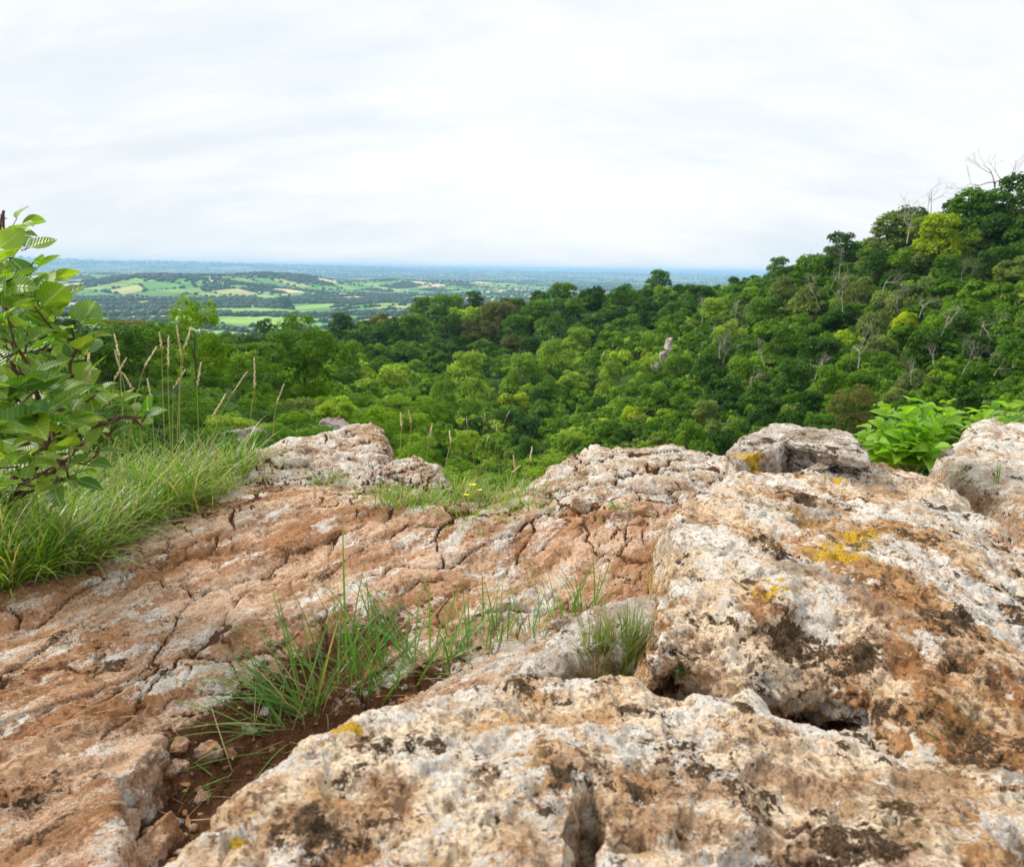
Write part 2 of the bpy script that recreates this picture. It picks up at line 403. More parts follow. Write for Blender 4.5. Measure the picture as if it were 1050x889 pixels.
def clumps(P, S, seed, squash=0.85, IV=IV, IF=IF):
    r = np.random.RandomState(seed); n = len(P)
    sc_ = S[:, None, None]*(1+0.45*(r.rand(n, len(IV), 1)-.5))
    V = P[:, None]+IV[None]*sc_*np.array([1, 1, squash]); V[:, :, 2] += S[:, None]*0.4
    F = (np.arange(n)*len(IV))[:, None, None]+IF[None]
    return V.reshape(-1, 3), F.reshape(-1, 3)
hp, hs = [], []
for a, b, q in hedges:
    L = np.linalg.norm(b-a); r0 = math.hypot(*((a+b)/2)); step = max(9, r0*0.0035)
    nn = max(2, int(L/step)); t = (np.arange(nn)+rng.rand(nn))/nn
    keep = rng.rand(nn) < 0.9; t = t[keep]; nn = len(t)
    p = a+(b-a)*t[:, None]+rng.randn(nn, 2)*3
    big = rng.rand(nn) < 0.30
    hp.append(p); hs.append(np.where(big, rng.uniform(7, 12, nn), rng.uniform(3, 5.5, nn)))
for a, b, c_, d, q in quads:
    nn = int(np.clip(np.linalg.norm(b-a)*np.linalg.norm(d-a)/420.0, 20, 130)); u, v = rng.rand(nn, 1), rng.rand(nn, 1)
    p = a*(1-u)*(1-v)+b*u*(1-v)+c_*u*v+d*(1-u)*v; hp.append(p); hs.append(rng.uniform(7, 12.5, nn))
# wooded flanks of the small hills and tree belts out on the plain
def belt(px, r, L, wd, n, ang):
    a = math.atan2(ray(float(px), 280.)[0], ray(float(px), 280.)[1]); c0 = np.array([math.sin(a), math.cos(a)])*r
    t = np.array([math.cos(a+ang), -math.sin(a+ang)]); nn = np.array([-t[1], t[0]])
    u = rng.uniform(-1, 1, (n, 1)); v = rng.randn(n, 1)*wd*(1.1-np.abs(u))
    hp.append(c0+t*u*L+nn*v); hs.append(rng.uniform(8, 14, n))
for px, r, L, wd, n, ang in ((185, 4180, 430, 70, 320, 0.1), (270, 4850, 300, 120, 420, 0.0), (305, 4750, 200, 60, 250, .2), (90, 3600, 500, 60, 500, .15), (160, 3000, 420, 40, 260, -.1), (230, 3300, 420, 30, 220, .05),
                             (330, 3500, 420, 40, 250, -.05), (400, 4200, 500, 50, 260, .1), (270, 2500, 200, 26, 160, 0.1), (120, 2600, 300, 30, 250, 0.), (430, 3300, 380, 50, 320, .1), (205, 5600, 700, 80, 450, 0), (360, 6200, 800, 90, 450, .0), (110, 6500, 900, 90, 450, 0)):
    belt(px, r, L, wd, n, ang)
# far tree belts to the horizon
for q in range(170):
    r = 7000*math.exp(rng.rand()*1.35); belt(rng.uniform(20, 760), r, r*rng.uniform(.02, .07), r*0.004, 26, rng.uniform(-.2, .2))
P2 = np.concatenate(hp); S = np.concatenate(hs); rr = np.hypot(P2[:, 0], P2[:, 1])
S = np.where(rr > 6500, S*np.clip(rr/9000, 1, 3), S)
m = rr > 1300; P2, S = P2[m], S[m]
nr_ = rr[m] < 3000; P3 = np.column_stack([P2, plain_z(P2[:, 0], P2[:, 1])]); V, F = clumps(P3[nr_], S[nr_], 3); V2, F2 = clumps(P3[~nr_], S[~nr_], 4, .85, IV[:12], IF0)
print('far clumps', len(S)); V, F = np.concatenate([V, V2]), np.concatenate([F, F2+len(V)])
far_leaf = foliage('far_trees', (0.026, 0.060, 0.020), 0.0, 0.4)
props(link('distant_trees', mesh_data('distant_trees', V, F, far_leaf, smooth=False, attrs={'tone': np.full(len(V), .5)})), kind='stuff', label='dark hedgerow trees and woods spread over the plain', cat='woods')

# one round field tree beside the green meadow and a few white farm buildings
def wpos(px, py):
    """where the line of sight meets the plain"""
    d = ray(float(px), float(py)); r = np.exp(np.linspace(math.log(1400), math.log(20000), 600)); h = math.hypot(d[0], d[1])
    P = d[None]*(r/h)[:, None]; i = np.argmax(P[:, 2] < plain_z(P[:, 0], P[:, 1])); return P[i]
wall_m = simple('white_render', (0.78, 0.75, 0.70), var=.08, scale=.2); roof_m = simple('farm_roof', (0.34, 0.30, 0.28), var=.15, scale=.3)
def building(px, py, L, W, H, lab, rotz=0.1, roofm=None):
    p = wpos(px, py); b = empty('farm_building', (p[0], p[1], p[2])); b.rotation_euler = (0, 0, rotz)
    props(b, lab, 'farm building', 'white farm buildings on the plain')
    l, w_, h, e = L/2, W/2, H, H*1.5
    V = [(-l, -w_, -3), (l, -w_, -3), (l, w_, -3), (-l, w_, -3), (-l, -w_, h), (l, -w_, h), (l, w_, h), (-l, w_, h), (-l, 0, e), (l, 0, e)]
    m = MB(); m.add(V, [(0, 1, 5, 4), (1, 2, 6, 5), (2, 3, 7, 6), (3, 0, 4, 7)]); m.add([V[5], V[6], V[9], V[4], V[7], V[8]], [(0, 1, 2), (4, 3, 5)])
    m.build('wall', wall_m, b, smooth=False)
    o = 0.6; R_ = []
    for dz in (0.05, 0.45): R_ += [(-l-o, -w_-o, h-.3+dz), (l+o, -w_-o, h-.3+dz), (l+o, 0, e+dz), (-l-o, 0, e+dz), (-l-o, w_+o, h-.3+dz), (l+o, w_+o, h-.3+dz)]
    m = MB(); m.add(R_, [(0, 1, 2, 3), (3, 2, 5, 4), (6, 9, 8, 7), (9, 10, 11, 8), (0, 6, 7, 1), (4, 5, 11, 10), (0, 3, 9, 6), (3, 4, 10, 9), (1, 7, 8, 2), (2, 8, 11, 5)]); m.build('roof', roofm or roof_m, b, smooth=False)
    for x in np.linspace(-l*.75, l*.75, 4):
        m = MB(); m.add([(x-1, -w_-.06, .5), (x+1, -w_-.06, .5), (x+1, -w_-.06, h*.8), (x-1, -w_-.06, h*.8)], [(0, 1, 2, 3)]); m.build('window', roof_m, b, smooth=False)
pale_roof = simple('pale_roof', (0.6, 0.58, 0.56), var=.06, scale=.3)
building(268, 309.5, 42, 16, 7, 'long white farm building behind the round field tree', .15, pale_roof)
building(271, 302, 52, 16, 7, 'white farm building with a pale roof among dark hedges', -.1, pale_roof)
building(392, 299, 60, 22, 8, 'pale blue grey barn at the edge of the wooded ridge', .1)
building(432, 306, 46, 16, 7, 'low white house on the plain just above the ridge trees', .0, pale_roof)
building(352, 303, 42, 16, 7, 'small white house in the middle of the plain', .2, pale_roof)

# haze
hz = NT('haze_air')
pvv = hz.n('ShaderNodeVolumePrincipled'); pvv.inputs['Color'].default_value = (0.41, 0.645, 1.0, 1); pvv.inputs['Density'].default_value = 7.2e-5; pvv.inputs['Anisotropy'].default_value = 0.0
hz.l(pvv.outputs[0], hz.out.inputs['Volume'])
x0, x1, y0, y1, z0, z1 = -62000, 62000, -300, 62000, -400, 60
V = [(x, y, z) for z in (z0, z1) for y in (y0, y1) for x in (x0, x1)]
o = link('haze', mesh_data('haze', V, np.array([(0, 2, 3, 1), (4, 5, 7, 6), (0, 1, 5, 4), (2, 6, 7, 3), (0, 4, 6, 2), (1, 3, 7, 5)]), hz.m, smooth=False)); props(o, kind='stuff', label='pale blue haze over the far plain', cat='haze')
print('land', time.time()-T0)
# ------------------------------------------------------------------ trees
CROWN_TONE = {}
def crown_data(seed, nlobes, nleaf, leaf, squash=0.85, gap=0.0, droop=0.0):
    """unit crown: width 1, standing on z=0..~1; leaf sprays spread over many lobes"""
    r = np.random.RandomState(seed)
    C = []; Rr = []
    for q in range(nlobes):
        th = q*2.39996+r.rand()*0.9; zz = r.rand()
        rad = 0.34*math.sqrt(max(0.05, 1-(abs(zz-0.35)/0.75)**2))*(0.55+0.45*r.rand())
        rad *= r.uniform(.85, 1.25); C.append((math.cos(th)*rad, math.sin(th)*rad, 0.10+0.74*zz*squash)); Rr.append(r.uniform(0.075, 0.20)*(1.15-0.35*zz))
    C = np.array(C); Rr = np.array(Rr)
    N = nleaf*2; li = r.choice(nlobes, N, p=Rr**2/np.sum(Rr**2))
    d = r.randn(N, 3); d /= np.linalg.norm(d, axis=1)[:, None]; d[:, 2] = np.where(d[:, 2] < -0.3, -d[:, 2]*.7, d[:, 2])
    rad = Rr[li]*(0.62+0.58*r.rand(N)**0.9)
    P = C[li]+d*rad[:, None]*np.array([1, 1, 0.85])
    inside = (np.linalg.norm(P[:, None]-C[None], axis=2) < Rr[None]*0.72).any(1)
    nz = vnoise(P, 7.0, seed+3); keep = ~inside & (nz > gap)
    P = P[keep][:nleaf]; d = d[keep][:nleaf]; n = len(P)
    nrm = d*0.9+r.randn(n, 3)*0.55+np.array([0, 0, 0.35]); nrm /= np.linalg.norm(nrm, axis=1)[:, None]
    a = np.cross(nrm, r.randn(n, 3)); a /= np.linalg.norm(a, axis=1)[:, None]; b = np.cross(nrm, a)
    s = leaf*r.uniform(0.6, 1.35, n)[:, None]
    V = np.stack([P-a*s, P+b*s*0.55-nrm*s*.12, P+a*s, P-b*s*0.55-nrm*s*.12], 1)
    V[:, 2] -= np.array([0, 0, 1])*s*droop
    CROWN_TONE[seed] = np.repeat((r.rand(nlobes)[li][keep][:nleaf]*.75+.25*vnoise(P, 5., seed+9)), 4)
    return V.reshape(-1, 3), (np.arange(n)*4)[:, None]+np.arange(4)[None], C, Rr
def trunk_data(seed, C, zbase=-0.45, rad=0.022, nl=5):
    r = np.random.RandomState(seed); m = MB(); lean = r.randn(2)*0.04
    n = 7; t = np.linspace(0, 1, n)
    pts = np.stack([lean[0]*t+0.012*np.sin(t*6+seed), lean[1]*t+.012*np.cos(t*5), zbase+(0.55-zbase)*t], 1)
    m.tube(pts, rad*(1-0.75*t)+0.002, 7)
    for q in r.choice(len(C), min(nl, len(C)), replace=False):
        c = C[q]; s0 = pts[r.randint(2, 5)]
        tt = np.linspace(0, 1, 5)[:, None]; mid = s0*(1-tt)+c*tt; mid[:, 2] -= 0.06*np.sin(tt[:, 0]*PI)
        m.tube(mid, rad*0.5*(1-0.8*tt[:, 0]), 5)
        for e in range(3):
            e0 = mid[3]; e1 = c+r.randn(3)*0.12; m.tube(np.stack([e0, (e0+e1)/2+r.randn(3)*.015, e1]), [rad*.2, rad*.13, rad*.05], 4)
    return m
GREEN = {
 'dark green': foliage('leaves_dark_green', (0.040, 0.108, 0.010)),
 'deep green': foliage('leaves_deep_green', (0.078, 0.182, 0.012)),
 'mid green': foliage('leaves_mid_green', (0.122, 0.250, 0.015)),
 'pale green': foliage('leaves_pale_green', (0.230, 0.360, 0.034)),
 'yellow green': foliage('leaves_yellow_green', (0.27, 0.38, 0.014)),
 'bright green': foliage('leaves_bright_green', (0.150, 0.285, 0.012)),
 'grey green': foliage('leaves_grey_green', (0.145, 0.215, 0.055)),
 'olive green': foliage('leaves_olive_green', (0.135, 0.150, 0.036)),
}
bark_d = simple('bark_brown', (0.12, 0.09, 0.06), var=.35, scale=4); bark_p = simple('bark_pale', (0.36, 0.31, 0.24), var=.25, scale=4)
SHAPES = []
for s, (nl, sq, gap) in enumerate(((26, .80, .25), (34, .95, .30), (22, .70, .28), (38, 1.1, .22), (28, .9, .40), (24, .78, .30))):
    V, F, C, Rr = crown_data(100+s, nl, 4300, 0.031, sq, gap*.6); SHAPES.append((V, F, C, trunk_data(40+s, C)))
CROWN = {}; TRUNK = {}
def crown_me(s, colr):
    if (s, colr) not in CROWN: CROWN[(s, colr)] = mesh_data('crown', SHAPES[s][0], SHAPES[s][1], GREEN[colr], smooth=False, attrs={'tone': CROWN_TONE[100+s]})
    return CROWN[(s, colr)]
def trunk_me(s, pale):
    if (s, pale) not in TRUNK: TRUNK[(s, pale)] = SHAPES[s][3].data('trunk', bark_p if pale else bark_d)
    return TRUNK[(s, pale)]

def put_tree(name, loc, wdt, hgt, s, colr, pale, rz, label, cat='tree', group=None):
    t = empty(name, loc); t.rotation_euler = (0, 0, rz); t.scale = (wdt, wdt, hgt)
    o = link('crown', crown_me(s, colr), t); o2 = link('trunk', trunk_me(s, pale), t)
    props(t, label, cat, group); return t

# wood: scatter positions over the gorge by rejection, spaced as the crowns stand in the canopy
trs = np.random.RandomState(77)
cand = []
N = 30000
azc = np.radians(trs.uniform(-36, 36, N)); rc = np.exp(trs.uniform(math.log(48), math.log(360), N))
zc = canopy(azc, rc); PX, PY = project(np.stack([rc*np.sin(azc), rc*np.cos(azc), zc], 1))
# hidden behind nearer canopy?
def hidden(az, r, z):
    h = np.zeros(len(az), bool); e = z/r
    for f in np.linspace(0.35, 0.96, 24): h |= canopy(az, np.maximum(r*f, 6))/(r*f) > e+0.012
    return h
hid = hidden(azc, rc, zc)
ok = ~hid & (PX > -30) & (PX < 1085) & (PY < 505) & ~((PX < 330) & (rc < 70)) 
acc = []
GX = {}
for i in np.nonzero(ok)[0]:
    x, y = PX[i], PY[i]; sx, sy = (25, 12.5) if rc[i] > 215 else (31, 16.5)
    gi, gj = int(x//40), int(y//24); bad = False
    for a in (-1, 0, 1):
        for b in (-1, 0, 1):
            for j in GX.get((gi+a, gj+b), ()):
                if ((PX[j]-x)/sx)**2+((PY[j]-y)/sy)**2 < 1: bad = True; break
            if bad: break
        if bad: break
    if not bad: acc.append(i); GX.setdefault((gi, gj), []).append(i)
acc = np.array(acc)
print('canopy trees', len(acc))
def zone(x, y, r):
    if x > 760 and y < 300 and (y < np.interp(x, [760, 850, 950, 1050], [300, 268, 240, 215])): return 'on the skyline of the steep right slope', 'trees along the skyline of the right slope'
    if r > 255: return 'along the far wooded ridge', 'trees along the far wooded ridge'
    if x > 690+ (y-350)*-0.75 and x > 590: return ('high on the steep right slope' if y < 340 else 'on the lower right slope of the gorge'), 'trees on the steep right slope'
    if y > 415: return 'in the bottom of the gorge', 'trees in the bottom of the gorge'
    if x < 400: return 'on the left flank of the gorge', 'trees on the left flank of the gorge'
    return 'on the middle slope across the gorge', 'trees on the middle slope across the gorge'
SHN = ['broad rounded', 'tall rounded', 'low spreading', 'upright dense', 'open crowned', 'wide bushy']
def colour(x, y, r, u):
    if r > 240: w_ = [('dark green', .34), ('deep green', .38), ('mid green', .14), ('olive green', .10), ('pale green', .04)]
    elif 400 < x < 760 and y < 400 and r > 165: w_ = [('pale green', .44), ('mid green', .36), ('deep green', .08), ('yellow green', .05), ('olive green', .07)]
    elif x > 690: w_ = [('dark green', .28), ('deep green', .40), ('mid green', .15), ('grey green', .12), ('yellow green', .025), ('pale green', .025)]
    else: w_ = [('dark green', .10), ('deep green', .30), ('mid green', .34), ('pale green', .14), ('grey green', .06), ('yellow green', .06)]
    for n_, p in w_:
        if u < p: return n_
        u -= p
    return w_[0][0]
size = []
order = acc[np.argsort(rc[acc])]
indiv = order; rest = []
if len(order) > 285: 
    # keep the ones that show largest
    indiv, rest = order[:285], list(order[285:])
seen_names = {}
def tree_place(i):
    x, y, r = PX[i], PY[i], rc[i]
    wd = (41 if r < 150 else np.interp(r, [150, 300], [44, 36]))/F0*r*trs.uniform(.7, 1.35)
    hg = wd*trs.uniform(.8, 1.4 if r < 235 else 1.05); return x, y, r, wd, hg
for i in indiv:
    x, y, r, wd, hg = tree_place(i); s = trs.randint(6); colr = colour(x, y, r, trs.rand()); zn, gp = zone(x, y, r)
    z = zc[i]-hg*.82; pale = trs.rand() < .45
    lab = f"{colr} {SHN[s]} tree {zn}"
    put_tree('broadleaf_tree', (r*math.sin(azc[i]), r*math.cos(azc[i]), z), wd, hg, s, colr, pale, trs.uniform(0, 6.28), lab, 'tree', gp)

# remaining woods: one mass that fills the canopy between and behind the single trees
fillP, fillS = [], []
for i in rest:
    x, y, r, wd, hg = tree_place(i); fillP.append((r*math.sin(azc[i]), r*math.cos(azc[i]), zc[i]-hg*.9)); fillS.append((wd, hg))
m_ = np.nonzero(~hid & (PX > -60) & (PX < 1110) & (PY < 520) & ~((PX < 330) & (rc < 60)))[0]
m_ = trs.choice(m_, 3000, replace=False)
for i in m_:
    r = rc[i]; wd = 32/F0*r*trs.uniform(.7, 1.3); fillP.append((r*math.sin(azc[i]), r*math.cos(azc[i]), zc[i]-wd*1.22)); fillS.append((wd, wd*trs.uniform(.8, 1.1)))
# trees behind the skylines, so that the ridges have depth
N2 = 1000; az2 = np.radians(trs.uniform(-30, 40, N2)); r2 = trs.uniform(200, 460, N2)
h2 = hidden(az2, r2, canopy(az2, r2))
for a, r, h in zip(az2, r2, h2):
    if h: fillP.append((r*math.sin(a), r*math.cos(a), float(canopy(np.array([a]), np.array([r]))[0])-8.0)); q = trs.uniform(7.5, 11); fillS.append((q, q))
# the wood goes on beyond both edges of the view
for q in range(1700):
    a = math.radians(trs.uniform(32.5, 58))*(1 if q % 2 else -1); r = math.exp(trs.uniform(math.log(12), math.log(330))); z = float(canopy(np.array([a]), np.array([r]))[0]); wd = 44/F0*r*trs.uniform(.8, 1.3)
    fillP.append((r*math.sin(a), r*math.cos(a), z-wd*1.0)); fillS.append((wd, wd*trs.uniform(.8, 1.2)))
small = [crown_data(300+q, 12, 620, 0.052, .85, .2) for q in range(4)]
VV, FF, nn, MI, TT = [], [], 0, [], []
for (p, (wd, hg)) in zip(fillP, fillS):
    q4 = trs.randint(4); V, F, _, _ = small[q4]; TT.append(CROWN_TONE[300+q4]); a = trs.uniform(0, 6.28); c_, s_ = math.cos(a), math.sin(a)
    V = np.column_stack([V[:, 0]*c_-V[:, 1]*s_, V[:, 0]*s_+V[:, 1]*c_, V[:, 2]])*np.array([wd, wd, hg])+np.array(p)
    VV.append(V); FF.append(F+nn); nn += len(V); far_ = math.hypot(p[0], p[1]) > 235; px_ = float(project(np.array([p]))[0][0]); MI += [trs.choice(5, p=[.42, .40, .12, .04, .02] if far_ else ([.04, .12, .40, .06, .38] if (px_ < 700 and math.hypot(p[0], p[1]) > 165) else ([.34, .42, .11, .10, .03] if px_ > 690 else [.16, .32, .32, .10, .10])))]*len(F)
props(link('woodland', mesh_data('woodland', np.concatenate(VV), np.concatenate(FF), [GREEN[q] for q in ('dark green', 'deep green', 'mid green', 'grey green', 'pale green')], smooth=False, mat_index=MI, attrs={'tone': np.concatenate(TT)})), 'mass of green woodland between the single trees', 'woodland', kind='stuff')

# bare and dead trees
def bare_data(seed, spread=0.5, depth=5, rad=0.016):
    r = np.random.RandomState(seed); m = MB()
    def grow(p, d, L, rd, k):
        n = 4; pts = [p]
        for q in range(n):
            d = d+r.randn(3)*0.09; d = d/np.linalg.norm(d); pts.append(pts[-1]+d*L/n)
        m.tube(np.array(pts), np.linspace(rd, rd*.6, n+1), 5 if k > 2 else 3)
        if k == 0: return
        for q in range(r.randint(2, 4)):
            nd = d+r.randn(3)*spread; nd[2] += 0.20; nd /= np.linalg.norm(nd); grow(pts[-1-(q > 1)], nd, L*r.uniform(.62, .85), rd*.58, k-1)
    grow(np.zeros(3), np.array([0, 0, 1.0]), 0.36, rad, depth); return m
dead_m = simple('dead_wood', (0.40, 0.35, 0.28), var=.25, scale=6); twig_m = simple('grey_twigs', (0.20, 0.17, 0.14), var=.25, scale=6)
def canopy_at(px, py, rmin=20, rmax=330):
    d = ray(float(px), float(py)); h = math.hypot(d[0], d[1]); az = math.atan2(d[0], d[1]); r = np.linspace(rmin, rmax, 1500)
    hit = d[2]/h*r < canopy(np.full(1500, az), r); i = int(np.argmax(hit)) if hit.any() else int(np.argmax(canopy(np.full(1500, az), r)/r)); return az, r[i], canopy(np.array([az]), r[i:i+1])[0]
BD = [bare_data(60+q, .42+.1*(q % 3), 5) for q in range(4)]
BM = {}
def bare_tree(px, py, hpx, q, mat, label, group=None, tilt=0.0, rz=0.0):
    az, r, z = canopy_at(px, py); H = hpx/F0*r
    if (q, mat.name) not in BM: BM[(q, mat.name)] = BD[q].data('bare_tree', mat)
    o = link('bare_tree', BM[(q, mat.name)], None, (r*.975*math.sin(az), r*.975*math.cos(az), r*.975*(at_r(float(px), float(py), 1.0)[2]))); o.scale = (H*.75, H*.75, H*.75); o.rotation_euler = (tilt*.5, tilt, rz)
    props(o, label, 'bare tree', group); return o
bare_tree(1018, 212, 72, 0, twig_m, 'leafless grey tree standing above the top right skyline')
bare_tree(952, 238, 54, 1, twig_m, 'thin bare tree on the skyline left of the tallest crowns', rz=1)
bare_tree(930, 250, 56, 2, dead_m, 'pale dead tree just below the skyline of the right slope', rz=2)
for px, py, h, q, tl, lab in ((864, 320, 40, 3, .1, 'slim pale dead stem in the middle of the right slope'), (880, 378, 60, 1, 0, 'forked pale dead tree above the olive bush'), (965, 345, 46, 2, .5, 'spreading pale dead branches on the right slope'),
     (1005, 345, 40, 0, -.3, 'pale dead tree leaning near the right edge of the slope'), (835, 390, 34, 3, .7, 'fallen pale dead tree on the lower right slope'), (770, 395, 30, 0, .6, 'dead grey tree leaning among the lower slope crowns'), (905, 300, 34, 0, .2, 'dead grey branches below the yellow green crown'),
     (755, 335, 38, 2, .1, 'pale bare tree near the left end of the right slope'), (1015, 375, 28, 3, 1.0, 'pale branches lying low above the leafy bush'), (860, 285, 40, 1, .0, 'thin grey dead tree below the ivy clad crown'), (720, 330, 30, 3, .3, 'thin pale dead tree by the rocky crest')):
    bare_tree(px, py, h, q, dead_m, lab, 'pale dead trees on the right slope', tl, px*.37)

drs = np.random.RandomState(15)
for q in range(22):
    px = drs.uniform(720, 1045); py = drs.uniform(np.interp(px, [720, 850, 1050], [310, 270, 225])+18, 405)
    bare_tree(px, py, drs.uniform(24, 44), drs.randint(4), dead_m if drs.rand() < .6 else twig_m, 'thin dead stem standing among the crowns of the right slope', 'thin dead stems on the right slope', drs.uniform(-.35, .35), drs.uniform(0, 6.28))
# notable single trees
def feature(px, pyb, r, wpx, hpx, s, colr, label, name='broadleaf_tree', cat='tree', pale=False, rz=0.3):
    p = at_r(float(px), float(pyb), r); wd = wpx/F0*r; hg = hpx/F0*r/0.98
    return put_tree(name, tuple(p), wd, hg, s, colr, pale, rz, label, cat)
feature(860, 280, 188, 36, 36, 3, 'dark green', 'dark ivy clad tree standing out alone against the sky', pale=False)
feature(815, 300, 196, 46, 34, 0, 'dark green', 'dark rounded tree left of the ivy clad tree on the skyline')
feature(918, 272, 180, 60, 50, 1, 'grey green', 'thin grey green tree with open crown on the skyline')
feature(960, 275, 160, 44, 52, 1, 'yellow green', 'bright yellow green tree near the top of the right slope')
feature(948, 245, 172, 30, 26, 0, 'yellow green', 'smaller yellow green crown behind the bright one')
feature(1000, 252, 166, 64, 52, 1, 'deep green', 'large deep green tree forming the top of the skyline')
feature(1046, 246, 160, 60, 52, 3, 'dark green', 'tall dense tree at the right end of the skyline')
p_ = wpos(293, 317); put_tree('broadleaf_tree', (p_[0], p_[1], p_[2]-8), 66, 52, 3, 'dark green', False, .5, 'dark round clump of trees beside the bright green field on the plain')
print('trees', time.time()-T0)
# ------------------------------------------------------------------ rock materials
def rock_mat(name, tan=(0.40, 0.26, 0.15), cream=(0.56, 0.44, 0.32), brown=(0.20, 0.095, 0.045), white=0.5, dark=0.5, rust=0.5, olive=0.3, stretch=None, scale=1.0, soil=(0.085, 0.036, 0.016), base=0.5, bumpd=0.008):
    k = NT(name); g0 = k.n('ShaderNodeNewGeometry').outputs['Position']
    mp = k.n('ShaderNodeMapping'); k.l(g0, mp.inputs[0]); mp.inputs['Scale'].default_value = (scale, scale, scale); g = mp.outputs[0]
    gs = g
    if stretch:                     # long direction of the grain on the ground plane
        m2 = k.n('ShaderNodeMapping', vector_type='TEXTURE'); k.l(g, m2.inputs[0]); m2.inputs['Rotation'].default_value = (0, 0, stretch[0]); m2.inputs['Scale'].default_value = (stretch[1], 1, 1); gs = m2.outputs[0]
    reg = k.math('SUBTRACT', k.noise(gs, 2.7, 4, 0.6, dist=.8), .5); reg2 = k.math('SUBTRACT', k.noise(g, 3.4, 4, 0.6, dist=.8), .5)
    big = k.noise(gs, 5.5, 9, 0.70, dist=0.4); mid = k.noise(gs, 19, 9, 0.74); fine = k.noise(g, 70, 7, 0.74); mic = k.noise(g, 300, 5, 0.74)
    n8 = k.noise(gs, 8.3, 10, .74); n13 = k.noise(gs, 12.0, 9, .74)
    c = k.mix(k.ramp01(k.math('ADD', k.math('MULTIPLY', big, .75), k.math('MULTIPLY', mid, .25)), .43-.12*(base-.5), .55-.12*(base-.5)), tan, cream)
    c = k.mix(k.math('MULTIPLY', k.ramp01(k.math('SUBTRACT', n8, k.math('MULTIPLY', reg, .30)), .50, .58), .95*rust), c, (0.33, 0.15, 0.055))
    # small brown mottling all over, in soft patches
    mot = k.ramp01(k.math('ADD', k.math('MULTIPLY', k.noise(g, 105, 7, .76), .62), k.math('MULTIPLY', mid, .38)), .500, .555)
    c = k.mix(k.math('MULTIPLY', mot, k.ramp01(big, .62, .42, .30+.30*rust, .9)), c, brown)
    # pale lichen crust, broken by small holes
    wl = k.math('ADD', k.math('ADD', k.math('MULTIPLY', k.noise(gs, 10.5, 8, .70), .60), k.math('MULTIPLY', reg, .28)), k.math('MULTIPLY', fine, .40))
    wl = k.math('ADD', wl, k.math('MULTIPLY', k.attr('pale'), .055))
    c = k.mix(k.math('MULTIPLY', k.ramp01(wl, .570-.09*white, .590-.085*white), .95), c, k.mix(k.ramp01(mid, .38, .62), (0.60, 0.555, 0.49), (0.84, 0.775, 0.68)))
    c = k.mix(k.math('MULTIPLY', k.ramp01(fine, .545, .60), .80), c, tuple(x*1.15 for x in tan))
    # grey and dark lichen, weathering
    c = k.mix(k.math('MULTIPLY', k.ramp01(k.math('ADD', k.math('MULTIPLY', k.noise(gs, 6.6, 8, .7), .65), k.math('MULTIPLY', fine, .35)), .545, .60), .75*min(1, dark*1.4)), c, (0.29, 0.235, 0.18))
    dk = k.math('ADD', k.math('ADD', k.math('MULTIPLY', n13, .68), k.math('MULTIPLY', reg2, .22)), k.math('MULTIPLY', fine, .32))
    dk = k.math('ADD', dk, k.math('MULTIPLY', k.attr('dark'), .075))
    c = k.mix(k.ramp01(dk, .610-.09*dark, .630-.085*dark), c, k.mix(k.ramp01(mic, .4, .6), (0.040, 0.027, 0.016), (0.13, 0.078, 0.040)))
    if olive: c = k.mix(k.math('MULTIPLY', k.ramp01(k.math('ADD', k.math('MULTIPLY', k.noise(gs, 4.2, 8, .70, dist=.6), .7), k.math('MULTIPLY', fine, .3)), .54, .60), olive), c, k.mix(k.ramp01(mid, .4, .6), (0.13, 0.085, 0.022), (0.29, 0.195, 0.055)))
    c = k.mix(k.math('MULTIPLY', k.ramp01(k.noise(g, 120, 5, .7), .58, .66), .8), c, (0.10, 0.058, 0.034))
    yl = k.attr('yellow')
    c = k.mix(k.math('MULTIPLY', k.ramp01(k.math('ADD', k.math('MULTIPLY', k.noise(g, 38, 8, .72), .7), k.math('MULTIPLY', yl, .40)), .57, .62), k.ramp01(yl, .02, .3)), c, k.mix(k.ramp01(mic, .4, .6), (0.40, 0.23, 0.015), (0.62, 0.40, 0.04)))
    spk = k.ramp01(mic, .30, .70, .70, 1.25); c = k.mix(1.0, c, k.combine3(spk), 'MULTIPLY')
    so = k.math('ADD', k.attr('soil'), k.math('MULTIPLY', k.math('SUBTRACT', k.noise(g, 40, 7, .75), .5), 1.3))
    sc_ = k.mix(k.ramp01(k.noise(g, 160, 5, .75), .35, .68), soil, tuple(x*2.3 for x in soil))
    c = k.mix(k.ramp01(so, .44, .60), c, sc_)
    hgt = k.math('ADD', k.math('MULTIPLY', fine, 1.0), k.math('ADD', k.math('MULTIPLY', mic, .38), k.math('MULTIPLY', mid, .9)))
    return k.done(k.principled(c, 0.92, 0.15, hgt, 1.0, bumpd))
def _c3(s, v):
    x = s.n('ShaderNodeCombineColor'); [s.l(v, x.inputs[i]) for i in range(3)]; return x.outputs[0]
NT.combine3 = _c3

